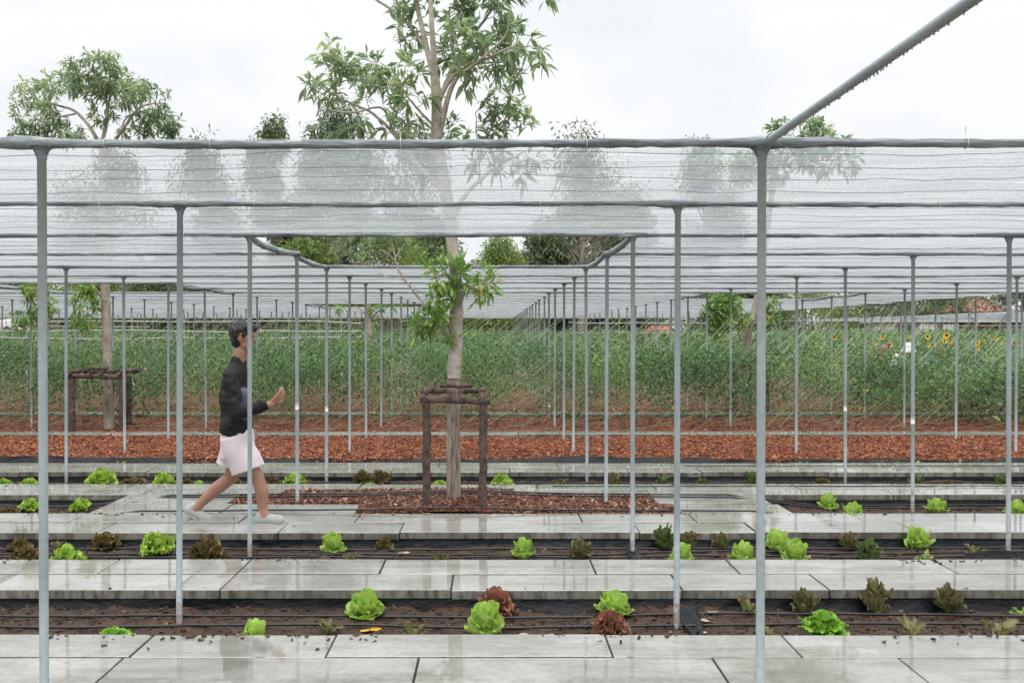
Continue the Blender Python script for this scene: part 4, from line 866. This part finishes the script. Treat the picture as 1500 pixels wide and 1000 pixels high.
for rank, i in enumerate(order):
    px, py, Y, d = SUN[i]; d *= .8; p = at(px, py, Y); root = empty('sunflower', (p[0], p[1], 0))
    tag(root, f'yellow sunflower with dark centre, number {rank+1} from the left along the right hand vine rows', 'sunflower', 'sunflowers above the vines')
    root['label'] = 'yellow sunflower with dark centre, '+['leftmost of all, far from the others', 'second from the left, beside the leftmost', 'left neighbour of the dark haired worker', 'just above the dark haired worker', 'lower one above the dark haired worker', 'left of the white hat', 'above the white hat', 'touching the right side of the white hat',
        'between white hat and brown haired worker', 'just left of the brown haired worker head', 'largest one, above the brown haired worker', 'right of the brown haired worker head', 'upper one of a pair right of the brown haired worker', 'lower one of a pair right of the brown haired worker', 'small one right of the stacked pair', 'fourth from the right picture edge' if False else 'third from the right end', 'second from the right end', 'at the right end near the picture edge'][rank]
    b = MB(); b.tube(bez([(0, 0, -.1), (R.uniform(-.05, .05), 0, p[2]*.6), (0, .06, p[2]), (0, 0, p[2]+.01)], 6), .012, 7); b.build('stem', M['stem'], root)
    b = MB(); n = 9; zz = R.uniform(.25, .92, n)*p[2]; a_ = R.uniform(0, 6.28, n); b.leaves(np.stack([zz*0, zz*0, zz], -1), np.stack([np.cos(a_), np.sin(a_), zz*0+.2], -1), [0, 0, 1.], .24, .19, .5, wide=.45); b.build('foliage', M['vine_big'], root)
    tl = R.uniform(-.5, .5); fn = nrm(np.array([tl, -1, R.uniform(-.1, .35)])); ax = nrm(np.cross(fn, [0, 0, 1.])); ay = np.cross(ax, fn)
    c = np.array([0, -.01, p[2]]); b = MB(); th = np.arange(17)/17*6.283
    for q in range(2):
        t_ = th+q*.18; Dd = np.cos(t_)[:, None]*ax+np.sin(t_)[:, None]*ay+fn*(.12+.2*q); b.leaves(c+Dd*d*.20+fn*.004*q, Dd, np.tile(fn, (17, 1)), d*.34*R.uniform(.85, 1.1, 17), d*.15, .08, wide=.45)
    b.build('petals', M['yellow'], root); b = MB(); b.tube([c-fn*.012, c+fn*.010, c+fn*.018], np.array([d*.25, d*.26, d*.14]), 14); b.build('seed_disc', M['seed'], root)

# ------------------------------------------------------------------ people
def solid(name, mb, mat, parent, vox=.008, smooth=8):
    me = mb.build(name+'_raw', mat, link=False); o = bpy.data.objects.new(name+'_raw', me); C.objects.link(o)
    m = o.modifiers.new('r', 'REMESH'); m.mode = 'VOXEL'; m.voxel_size = vox; s = o.modifiers.new('s', 'SMOOTH'); s.factor = .5; s.iterations = smooth
    dg = bpy.context.evaluated_depsgraph_get(); me2 = bpy.data.meshes.new_from_object(o.evaluated_get(dg)); me2.name = name
    bpy.data.objects.remove(o); bpy.data.meshes.remove(me)
    for p in me2.polygons: p.use_smooth = True
    if not me2.materials: me2.materials.append(mat)
    r = bpy.data.objects.new(name, me2); C.objects.link(r); r.parent = parent; return r
def rough_up(o, f):
    vs = o.data.vertices; n = len(vs); P = np.empty(n*3, np.float32); vs.foreach_get('co', P); Nn_ = np.empty(n*3, np.float32); vs.foreach_get('normal', Nn_)
    P = P.reshape(-1, 3); P = P+Nn_.reshape(-1, 3)*np.asarray(f(P))[:, None]; vs.foreach_set('co', P.astype(np.float32).ravel()); o.data.update()
V3 = lambda *a: np.array(a, float)
def chain(b, pts, rr):
    for p, q, r0, r1 in zip(pts[:-1], pts[1:], rr[:-1], rr[1:]): b.capsule(p, q, r0, r1)
def hand(b, wrist, d, palm_n, s=1.0, curl=.5):
    d = nrm(d); n = nrm(palm_n-d*np.dot(palm_n, d)); sd = np.cross(d, n); k = wrist+d*.085*s
    for o in (-.026, -.009, .009, .026): b.capsule(wrist+d*.012*s+sd*o*.6*s, k+sd*o*s, .0135*s, .0115*s, 8)
    for o, L in ((-.030, .060), (-.010, .075), (.010, .080), (.029, .070)):
        p = k+sd*o*s; a = .35*curl
        for seg in (.45, .32, .26):
            q = p+(d*math.cos(a)+n*math.sin(a))*L*seg*s; b.capsule(p, q, .0085*s, .0075*s, 7); p = q; a += .55*curl
    t0 = wrist+d*.028*s-sd*.028*s; t1 = t0+(d*.6-sd*.65+n*.25)*.042*s; t2 = t1+(d*.85-sd*.25+n*.3)*.034*s
    b.capsule(t0, t1, .012*s, .010*s, 8); b.capsule(t1, t2, .010*s, .008*s, 8)
def head(b, c, f, up, s=1.0):
    """c: centre of the skull, f: facing, up"""
    f = nrm(f); up = nrm(up-f*np.dot(up, f)); sd = np.cross(f, up)
    def q(x, y, z): return c+(f*x+sd*y+up*z)*s
    b.ball(q(-.012, 0, .03), .083*s, 16, 12); b.ball(q(.012, 0, .01), np.array([.078, .072, .085])*s, 16, 12)
    b.capsule(q(.035, 0, -.02), q(.045, 0, -.085), .055*s, .032*s); b.capsule(q(.02, .025, -.06), q(.05, .008, -.09), .035*s, .022*s); b.capsule(q(.02, -.025, -.06), q(.05, -.008, -.09), .035*s, .022*s)
    b.capsule(q(.080, 0, .015), q(.098, 0, -.022), .010*s, .012*s); b.capsule(q(.076, .030, .025), q(.076, -.030, .025), .016*s, .016*s)
    b.capsule(q(.078, .016, -.056), q(.078, -.016, -.056), .010*s, .010*s); b.capsule(q(.076, .012, -.066), q(.076, -.012, -.066), .010*s, .010*s)
    for y in (-.076, .076): b.ball(q(-.005, y, -.005), np.array([.018, .010, .030])*s, 8, 6)
    return q
# walker, striding to the right along the second pavement
SC = 6.95/F; WX = (358-PX0)*SC; WY = 6.88
root = empty('person', (WX, WY, 0)); tag(root, 'person in black jacket and pale pink shorts striding right along the slabs', 'person')
def w(px, py, dy=0): return V3((px-358)*SC, dy, CAMZ-(py-PY0)*SC)
hipc = w(352, 640); sh = w(350, 548); neck = w(353, 530)
b = MB()
chain(b, [hipc, w(350, 610), w(348, 580), sh], [.110, .100, .105, .085]); b.capsule(w(351, 648, -.065), w(351, 648, .065), .10, .10); b.capsule(w(349, 553, -.12), w(349, 553, .12), .062, .062); b.capsule(w(352, 580, -.07), w(352, 580, .07), .085, .085)
chain(b, [w(351, 548), neck, w(357, 514)], [.064, .052, .052]); hd = head(b, w(361, 494), V3(1, -.12, -.06), V3(.12, 0, 1), 1.0)
# legs: near leg forward (planted), far leg trailing
fk, fa = w(383, 694, -.07), w(391, 741, -.075); chain(b, [w(355, 652, -.075), w(368, 674, -.075), fk, w(390, 715, -.075), fa, w(394, 751, -.075)], [.090, .080, .054, .055, .037, .040])
bk, ba = w(337, 700, .085), w(292, 738, .09); chain(b, [w(350, 652, .075), w(345, 676, .08), bk, w(316, 716, .09), ba, w(285, 748, .09)], [.090, .080, .054, .055, .037, .038])
chain(b, [fa, w(398, 755, -.075), w(414, 758, -.075)], [.036, .034, .028]); chain(b, [ba, w(281, 752, .09), w(293, 762, .09)], [.036, .034, .028])
# arms: near arm bent with the hand ahead, far arm likewise further back
nsh, ne, nw = w(350, 553, -.172), w(362, 600, -.215), w(409, 588, -.19); chain(b, [nsh, ne, w(385, 594, -.205), nw], [.048, .040, .040, .027]); hand(b, nw, w(425, 573, -.18)-nw, V3(.2, .6, .9), 1.0, .8)
fs, fe, fw = w(350, 553, .172), w(330, 598, .22), w(352, 625, .24); chain(b, [fs, fe, fw], [.048, .040, .027]); hand(b, fw, V3(.5, 0, -.8), V3(.3, -.8, .2), 1.0, .9)
solid('body', b, M['skin'], root, .006, 4)
# clothes
b = MB(); chain(b, [w(350, 620), w(349, 606), w(347, 576), w(349, 556)], [.130, .122, .122, .100]); b.capsule(w(350, 622, -.055), w(350, 622, .055), .118, .118); b.capsule(w(349, 554, -.128), w(349, 554, .128), .074, .074); b.capsule(w(352, 580, -.075), w(352, 580, .075), .102, .102)
b.capsule(w(350, 621, -.04), w(350, 621, .04), .122, .122); chain(b, [nsh, ne, w(400, 590, -.195)], [.066, .056, .046]); chain(b, [fs, fe, w(346, 618, .235)], [.066, .056, .046]); chain(b, [w(350, 543), w(353, 529)], [.088, .062]); b.capsule(w(350, 543, -.09), w(350, 543, .09), .066, .066); b.capsule(w(350, 549, -.13), w(350, 549, .13), .07, .07)
jk = solid('jacket', b, M['jacket'], root, .009, 7)
rough_up(jk, lambda p: .014*noise2(p[:, 0]+p[:, 1]*.6, p[:, 2]*1.5, .07, 152, 3))
b = MB(); b.capsule(w(357, 572, -.150), w(357, 606, -.128), .040, .038); b.capsule(w(366, 574, -.10), w(366, 606, -.08), .05, .05); solid('jacket_panel', b, M['grey_cloth'], root, .008, 4)
b = MB(); b.ball(w(351, 642), (.135, .160, .12), 18, 12); b.capsule(w(351, 634, -.03), w(351, 634, .03), .125, .125)
b.tube([w(352, 636, -.075), w(357, 655, -.078), w(366, 670, -.08), w(371, 684, -.08)], np.array([.115, .125, .130, .134]), 24)
b.tube([w(350, 636, .075), w(346, 655, .078), w(343, 669, .082), w(340, 682, .085)], np.array([.115, .122, .128, .134]), 24)
b.tube([w(351, 640), w(352, 668)], np.array([.13, .145]), 24)
sh_ = solid('shorts', b, M['pink'], root, .007, 2)
rough_up(sh_, lambda p: .005*noise2(np.arctan2(p[:, 1], p[:, 0])*.25, p[:, 2]*.25, .06, 153, 3))
b = MB(); hc = w(361, 494)
b.ball(hd(-.022, 0, .038), np.array([.098, .088, .088]), 16, 12); b.ball(hd(-.055, 0, -.01), np.array([.05, .07, .075]), 12, 10); b.capsule(hd(.05, .03, .075), hd(.05, -.03, .075), .032, .032)
hr = solid('hair', b, M['hair'], root, .006, 3)
rough_up(hr, lambda p: .017*noise2(p[:, 0]+p[:, 1], p[:, 2]*.45+p[:, 0]*.3, .012, 151, 3)+.004)
for y in (-.031, .031):
    b = MB(); b.ball(hd(.0865, y, .006), .0085, 8, 6); b.build('eye', M['glass'], root)
    b = MB(); b.capsule(hd(.086, y-.014, .034), hd(.086, y+.014, .034), .004, .004, 6); b.build('eyebrow', M['hair'], root)
def shoe(ank, toe, heel, y):
    t_, h_ = toe, heel; b = MB(); d = nrm(t_-h_); up = V3(-d[2], 0, d[0])
    chain(b, [h_+up*.048, h_+d*.09+up*.05, h_+d*.17+up*.038, t_-d*.03+up*.03], [.040, .042, .042, .034]); b.capsule(h_+up*.06+d*.01, h_+up*.088+d*.022, .040, .037); s_ = solid('shoe', b, M['shoe'], root, .006, 4)
    b = MB(); chain(b, [h_+up*.014+d*.0, h_+d*.12+up*.012, t_+up*.016-d*.02], [.036, .039, .030]); q = solid('sole', b, M['shoe'], root, .007, 3); q.parent = s_
    o = h_+up*.012
    for v in q.data.vertices:
        k_ = np.dot(np.array(v.co)-o, up); v.co = np.array(v.co)-up*k_*.62
shoe(fa, w(421, 763.5, -.075), w(385, 763.5, -.075), -.075); shoe(ba, w(305, 771, .09), w(271, 756, .09), .09)

def worker(label, px, py, Y, shirt, hairm, hat=None, face=V3(-.6, -.7, -.2), lean=V3(.25, -.25, 0)):
    p = at(px, py, Y); root = empty('person', (p[0], p[1], 0)); tag(root, label, 'person', 'workers bending among the vines')
    hc = V3(0, 0, p[2]); f = nrm(face); hip = V3(-lean[0]*1.2, -lean[1]*1.2, max(.42, p[2]-.62)); shl = V3(-lean[0]*.35, -lean[1]*.35, p[2]-.20); sd = nrm(np.cross(shl-hip, V3(0, -1, .2)))
    b = MB(); chain(b, [hip, (hip+shl)/2, shl], [.125, .115, .10]); b.capsule(shl-sd*.15, shl+sd*.15, .06, .06); chain(b, [shl, hc-V3(0, 0, .09)], [.06, .05]); head(b, hc, f, V3(0, 0, 1))
    for s in (-1, 1):
        kn = hip+sd*s*.12+V3(-.05, -.28, -.12); an = V3(kn[0], kn[1]+.22, .06); chain(b, [hip+sd*s*.09, kn, an, an+V3(0, -.16, -.02)], [.09, .062, .042, .035])
        e = shl+sd*s*.22+V3(-.05, -.12, -.22); wr = e+V3(-.02, -.2, .02); chain(b, [shl+sd*s*.17, e, wr], [.048, .042, .028]); hand(b, wr, V3(-.1, -1, -.2), V3(0, 0, -1), 1, .8)
    solid('body', b, M['skin'], root, .010, 4)
    b = MB(); chain(b, [hip+V3(0, 0, .02), (hip+shl)/2, shl], [.145, .14, .12]); b.capsule(shl-sd*.15, shl+sd*.15, .075, .075)
    for s in (-1, 1): e = shl+sd*s*.22+V3(-.05, -.12, -.22); chain(b, [shl+sd*s*.17, e, e+V3(-.01, -.14, .01)], [.065, .058, .048])
    solid('shirt', b, M[shirt], root, .012, 5)
    b = MB(); chain(b, [hip, hip-V3(0, 0, .03)], [.145, .14])
    for s in (-1, 1): kn = hip+sd*s*.12+V3(-.05, -.28, -.12); an = V3(kn[0], kn[1]+.22, .09); chain(b, [hip+sd*s*.09, kn, an], [.105, .078, .058])
    solid('trousers', b, M['grey_cloth'], root, .012, 5)
    b = MB(); b.ball(hc+V3(0, 0, .035)-f*.03, (.095, .095, .092), 14, 10); b.ball(hc-f*.06-V3(0, 0, .04), .07, 10, 8); solid('hair', b, M[hairm], root, .010, 3)
    if hat:
        b = MB(); q = np.array([[.150, -.075], [.140, -.04], [.112, .0], [.108, .05], [.09, .10], [.05, .125], [.004, .130]]); P = np.stack([q[:, 0]*0, q[:, 0]*0, q[:, 1]+.05], -1); b.tube(P+hc, q[:, 0], 24, jitter=.02)
        b.capsule(hc-f*.09+V3(0, 0, .02), hc-f*.12-V3(0, 0, .16), .085, .10); b.build('hat', M[hat], root)
worker('person in a broad white sun hat with neck cloth bending among the vines', 1331, 514, 18.4, 'white_cloth', 'hair', 'white_cloth', V3(-.7, -.6, -.3))
worker('dark haired person in a brown shirt crouching in the vines left of the white hat', 1296, 511, 18.6, 'brown_cloth', 'hair', None, V3(-.5, -.6, -.4))
worker('brown haired person in faded blue bending in the vines right of the white hat', 1378, 515, 18.5, 'blue_cloth', 'brown_cloth', None, V3(.4, -.5, -.5))

# ------------------------------------------------------------------ cars
def car(label, loc, rz, paint, group='cars parked beyond the field'):
    root = empty('parked_car', loc, rz); tag(root, label, 'car', group)
    def loft(name, prof, ws, mat, parent, bot):
        # prof: (x, z) along the top outline, ws: half width at that station; closes to 'bot'
        b = MB(); rows_ = []
        for (x, z), wv in zip(prof, ws):
            zz = bot; rows_.append([(x, -wv*.96, zz), (x, -wv, zz+(z-zz)*.35), (x, -wv*.98, zz+(z-zz)*.75), (x, -wv*.86, z-.01), (x, -wv*.5, z+.012), (x, 0, z+.018), (x, wv*.5, z+.012), (x, wv*.86, z-.01), (x, wv*.98, zz+(z-zz)*.75), (x, wv, zz+(z-zz)*.35), (x, wv*.96, zz)])
        G = np.array(rows_); b.grid(G); b.add(G[0], [np.array([range(11)])]); b.add(G[-1], [np.array([list(range(10, -1, -1))])]); return b.build(name, mat, parent)
    body = loft('body', [(-2.0, .55), (-1.97, .70), (-1.8, .80), (-1.2, .92), (-.9, .96), (0, .98), (1.2, 1.0), (1.7, 1.02), (1.93, 1.0), (2.0, .80), (2.0, .5)], [.70, .76, .82, .85, .86, .86, .86, .85, .80, .78, .75], paint, root, .24)
    loft('cabin', [(-.95, .97), (-.35, 1.38), (.0, 1.45), (.7, 1.47), (1.3, 1.42), (1.6, 1.32), (1.9, 1.0)], [.78, .70, .68, .68, .67, .66, .74], paint, root, .9)
    for s in (-1, 1):
        for q in ([(-.70, 1.02), (-.28, 1.33), (.30, 1.39), (.30, 1.02)], [(.36, 1.02), (.36, 1.39), (.95, 1.37), (1.15, 1.02)], [(1.20, 1.04), (1.02, 1.36), (1.30, 1.32), (1.55, 1.08)]):
            b = MB(); a = np.array([(x, s*(.79-.10*(z-1.0)/.4), z) for x, z in q]); c = a-[0, s*.03, 0]; k4 = np.array([[0, 1, 2, 3]]); V = np.concatenate([a, c]); b.add(V, [np.array([[0, 1, 2, 3], [7, 6, 5, 4], [0, 4, 5, 1], [1, 5, 6, 2], [2, 6, 7, 3], [3, 7, 4, 0]])]); b.build('window', M['glass'], root, smooth=False)
        b = MB(); b.box((1.80, s*.60-.10, .82), (2.03, s*.60+.13 if s > 0 else s*.60+.10, 1.08), bev=.02); b.build('tail_light', M['red_lamp'], root)
        for x in (-1.25, 1.25):
            b = MB(); b.tube([(x, s*.64, .31), (x, s*.66, .31), (x, s*.84, .31), (x, s*.86, .31)], np.array([.27, .31, .31, .27]), 22); wh = b.build('wheel', M['rubber'], root); b = MB(); b.tube([(x, s*.83, .31), (x, s*.872, .31)], .19, 18); b.build('rim', M['alloy'], wh)
    b = MB(); V = np.array([(1.62, -.55, 1.31), (1.62, .55, 1.31), (1.90, .62, 1.04), (1.90, -.62, 1.04)]); b.add(np.concatenate([V+[.02, 0, .01], V-[.02, 0, 0]]), [np.array([[0, 1, 2, 3], [7, 6, 5, 4], [0, 4, 5, 1], [1, 5, 6, 2], [2, 6, 7, 3], [3, 7, 4, 0]])]); b.build('rear_window', M['glass'], root, smooth=False)
    b = MB(); b.box((1.90, -.80, .30), (2.08, .80, .52), bev=.04); b.build('bumper', paint, root)
    return root
gz = lambda x, y: float(ground_z(np.array(x, float), np.array(y, float)))
car('white hatchback parked on the bank at the left picture edge', (-26.9, 46.0, 1.25), 0, M['white_paint'])
car('small red car far away behind the right vine rows', (10.0, 51, .42), 1.2, M['red_paint'])

# ------------------------------------------------------------------ white pole trellises, shed, house
def trellis(label, xs, Y, zs, h, dy=0):
    root = empty('trellis', (xs[0], Y, 0)); tag(root, label, 'trellis', 'white pole trellises beyond the vines')
    for x in xs:
        b = MB(); b.tube([(x-xs[0], R.uniform(-.1, .1), -.2), (x-xs[0]+R.uniform(-.05, .05), 0, h+R.uniform(-.05, .15))], .016, 6); b.build('post', M['white_pole'], root)
    for z in zs:
        b = MB(); X = np.linspace(-.5, xs[-1]-xs[0]+.5, 12); b.tube(np.stack([X, X*0-.03, z+.03*R.randn(12)*.5], -1), .015, 6); b.build('rail', M['white_pole'], root)
trellis('white pole trellis with three rails behind the left tree', np.arange(-16, -3.8, 1.35), 22, (1.38, 1.56, 1.80), 2.05)
trellis('taller white pole trellis in the gap far behind the left tree', np.arange(-27, -12, 1.9), 33, (1.75, 2.25), 2.5)
trellis('white pole trellis right of the central tree, far back', np.arange(3.2, 10.0, 1.25), 30, (1.50, 1.85), 2.05)
trellis('white pole trellis in front of the right hand sheds', np.arange(26, 38, 1.3), 48, (1.3, 1.9), 2.3)
root = empty('shed', (33.0, 60, 1.5)); tag(root, 'brown boarded shed with white panels under the far right canopy', 'shed')
b = MB(); b.box((-1.0, 0, -1.2), (4.2, 5, .75)); b.build('wall', M['brown_wall'], root, smooth=False)
b = MB(); b.box((-4.6, .3, -1.2), (-1.0, 4.6, .70)); b.build('annex', M['white_board'], root, smooth=False)
b = MB(); b.box((-4.9, -.4, .753), (4.7, 5.4, .84)); b.build('roof', M['white_board'], root, smooth=False)
for x0, x1 in ((-2.95, -1.75), (-1.3, -.2)):
    b = MB(); b.box((x0, -.12, -.55), (x1, -.003 if x0 > -1.5 else .297, .62), bev=.01); b.build('panel', M['white_board'], root, smooth=False)
for x0 in (-4.3, .5, 2.4):
    b = MB(); b.box((x0, -.05, -.4), (x0+.8, -.002 if x0 > -1 else .298, .55), bev=.01); b.build('window', M['glass'], root, smooth=False)
root = empty('house', (44.3, 78, 1.0)); tag(root, 'house with a red brown tiled roof behind trees at the far right', 'house')
b = MB(); b.box((-2.5, 0, -.8), (2.4, 6, 2.5)); b.build('wall', M['brown_wall'], root, smooth=False)
V = np.array([(-3.0, -.6, 2.4), (2.9, -.6, 2.4), (2.9, 6.6, 2.4), (-3.0, 6.6, 2.4), (-.6, 3, 4.3), (1.4, 3, 4.3)]); b = MB(); b.add(V, [np.array([[0, 1, 5, 4], [2, 3, 4, 5]]), np.array([[1, 2, 5], [3, 0, 4]]), np.array([[3, 2, 1, 0]])]); b.build('roof', M['roof'], root, smooth=False)
for x0 in (-1.8, .6):
    b = MB(); b.box((x0, -.06, .7), (x0+1.1, -.003, 1.9), bev=.02); b.build('window', M['glass'], root, smooth=False)

# ------------------------------------------------------------------ background trees
def bigtree(name, label, px, top, wpx, Y, style='tall', seed=1, foot=None):
    global R; keep = R; R = np.random.RandomState(seed)
    x = (px-PX0)/F*Y; H = CAMZ-(top-PY0)/F*Y; wd = wpx/F*Y; g = gz(x, Y)
    root = empty(name, (x, Y, g)); tag(root, label, 'tree', 'trees lining the far side of the field'); H -= g
    lean = R.uniform(-.04, .04)*H; r0 = .018*H+.05
    tr = bez([(0, 0, -.2), (lean*.3, 0, H*.35), (lean*.7, .1, H*.7), (lean, 0, H*.93)], 6); b = MB(); b.tube(tr, np.linspace(r0, r0*.2, len(tr)), 10, jitter=.04)
    lo = .02 if style in ('bush', 'lime') else .16; NC = int(34+H*4.2); P, D, L = [], [], []; br = MB()
    lobes = []
    if style == 'tall':
        for j in range(11):
            t = .30+.66*(j/10)**.9; a = R.uniform(0, 6.28); q = wd*(.36-.26*abs(t-.5)*1.3)*R.uniform(.45, 1.15)*(1 if j < 9 else .35)
            lobes.append((np.array([q*math.cos(a)+lean*t, q*math.sin(a), H*t]), wd*R.uniform(.10, .20)*(1 if j < 8 else .75)))
    for i in range(NC):
        t = R.uniform(0, 1)**.8; z = H*(lo+(1-lo)*t)
        prof = math.sin(math.pi*min(1, .18+.82*t)**.9)**.7 if style != 'cone' else (1-t)**.75*1.0+.06
        a = R.uniform(0, 6.28); rr = wd/2*prof*R.uniform(.25, 1)**.5*(1.0 if R.rand() > .2 else 1.3); c = np.array([rr*math.cos(a)+lean*t, rr*math.sin(a), z*R.uniform(.94, 1.0)])
        if lobes:
            lc, lr = lobes[R.randint(len(lobes))]; c = lc+nrm(R.randn(3))*lr*R.uniform(.3, 1)*np.array([1, 1, 1.25]); rr = abs(c[0])+abs(c[1])
        k = np.argmin(np.abs(tr[:, 2]-max(c[2]-rr*.7, H*.12))); br.tube(bez([tr[k], (tr[k]+c)/2+[0, 0, .08*rr], c], 4), np.linspace(r0*.32, .012, 9), 5)
        cs = (wd*R.uniform(.04, .10)+.2) if style == 'tall' else (wd*R.uniform(.07, .15)+.25); m = int((70 if style == 'tall' else 110)*(1+1.2*R.rand())); q = np.clip(R.randn(m, 3), -1.5, 1.5)*cs*[.75, .75, 1.0] if style == 'tall' else nrm(R.randn(m, 3))*R.uniform(.2, 1.15, (m, 1))**.6*[cs, cs, cs*(.95 if style != 'bush' else .7)]; P.append(c+q); D.append(nrm(q)*.6+R.randn(m, 3)*.55+[0, 0, -.55 if style in ('tall', 'cone') else .1]); L.append(R.uniform(.16, .40, m)*(1.0 if style != 'lime' else .8))
    b.build('trunk', M['bark_far'], root); br.build('branch_work', M['bark_far'], root)
    P = np.concatenate(P); D = np.concatenate(D); L = np.concatenate(L); b = MB(); n = len(P)
    b.leaves(P, D, np.array([0, -.3, 1.])+R.randn(n, 3)*.7, L, L*R.uniform(.22, .42, n), .3, simple=True, wide=.45)
    b.build('crown', M['leaf_lime' if style == 'lime' else 'leaf_far'], root); R = keep
FT = [('tall_tree', 'loose tall tree seen faintly through the net behind the left crown', 165, 228, 170, 58, 'tall'), ('tall_tree', 'loose tall tree seen through the net between left and central crowns', 300, 214, 150, 56, 'tall'),
      ('tall_tree', 'slim tall tree whose tip just clears the net left of the central crown', 402, 180, 90, 52, 'tall'), ('tall_tree', 'feathery tall tree directly behind the left part of the central crown', 500, 162, 150, 50, 'tall'),
      ('tall_tree', 'broad dark tree standing behind the central trunk', 612, 205, 170, 54, 'tall'), ('tall_tree', 'slender tree between the two tall tips on the left', 452, 225, 110, 58, 'tall'),
      ('tall_tree', 'large dark cone shaped tree right of the central tree, seen through the net', 850, 212, 210, 56, 'tall'), ('tall_tree', 'pointed dark tree right of the large dark cone', 925, 285, 110, 60, 'cone'),
      ('tall_tree', 'loose grey green tree seen through the net left of the front right post', 1040, 218, 140, 62, 'tall'), ('leafy_tree', 'bright light green tree framed in the net opening right of the central trunk', 732, 352, 95, 50, 'lime'),
      ('leafy_tree', 'bushy tree left of the net opening behind the third left post', 330, 372, 170, 52, 'bush'), ('leafy_tree', 'light green tree at the left of the net opening', 452, 345, 120, 47, 'lime'),
      ('leafy_tree', 'mid green tree framed in the net opening left of the central trunk', 570, 330, 130, 47, 'lime'), ('leafy_tree', 'low bushy tree behind the car at the far left', 20, 398, 180, 58, 'bush'),
      ('leafy_tree', 'bushy tree behind the left supported tree', 150, 405, 170, 56, 'lime'), ('leafy_tree', 'rounded bush tree behind the walker', 245, 398, 150, 55, 'bush'), ('leafy_tree', 'dark bush tree behind the tilted tree', 1090, 402, 150, 60, 'bush'),
      ('leafy_tree', 'light hedge tree above the far right canopy, leftmost of its row', 1190, 425, 120, 66, 'lime'), ('leafy_tree', 'hedge tree above the far right canopy, second of its row', 1280, 418, 130, 68, 'bush'), ('leafy_tree', 'hedge tree above the far right canopy, beside the red roof', 1366, 412, 110, 66, 'bush'),
      ('leafy_tree', 'dark blue green tree right of the red roof at the picture edge', 1500, 405, 110, 70, 'bush'), ('leafy_tree', 'low light green tree far back right of the centre', 960, 425, 160, 64, 'lime'), ('leafy_tree', 'dark low tree far back behind the right posts', 800, 398, 180, 62, 'bush'), ('leafy_tree', 'dark low tree far back behind the small pale trunked tree', 660, 395, 150, 64, 'bush'),
      ('leafy_tree', 'dark broad tree filling the left half of the net opening', 505, 315, 150, 58, 'bush'), ('leafy_tree', 'dark tree directly behind the upper central trunk', 640, 322, 110, 60, 'bush'), ('leafy_tree', 'dark broad tree at the right of the net opening', 850, 300, 190, 66, 'bush'), ('leafy_tree', 'mid green tree between light tree and dark tree in the net opening', 790, 335, 90, 58, 'bush'),
      ('leafy_tree', 'low hedge tree behind the third left post', 385, 432, 160, 62, 'bush'), ('leafy_tree', 'low hedge tree straight behind the central trunk', 575, 430, 160, 60, 'lime'), ('leafy_tree', 'low hedge tree left of the second right post', 900, 430, 150, 60, 'bush'), ('leafy_tree', 'low hedge tree behind the front right post', 1085, 432, 150, 62, 'bush'), ('leafy_tree', 'low hedge tree behind the second left post', 300, 430, 130, 60, 'lime'), ('leafy_tree', 'low hedge tree between the two front left posts', 95, 432, 130, 62, 'bush'), ('leafy_tree', 'low hedge tree right of the central trunk', 730, 434, 150, 62, 'bush'), ('leafy_tree', 'low hedge tree behind the left trellis end', 195, 436, 130, 62, 'bush')]
for i, f in enumerate(FT): bigtree(*f, seed=40+i)
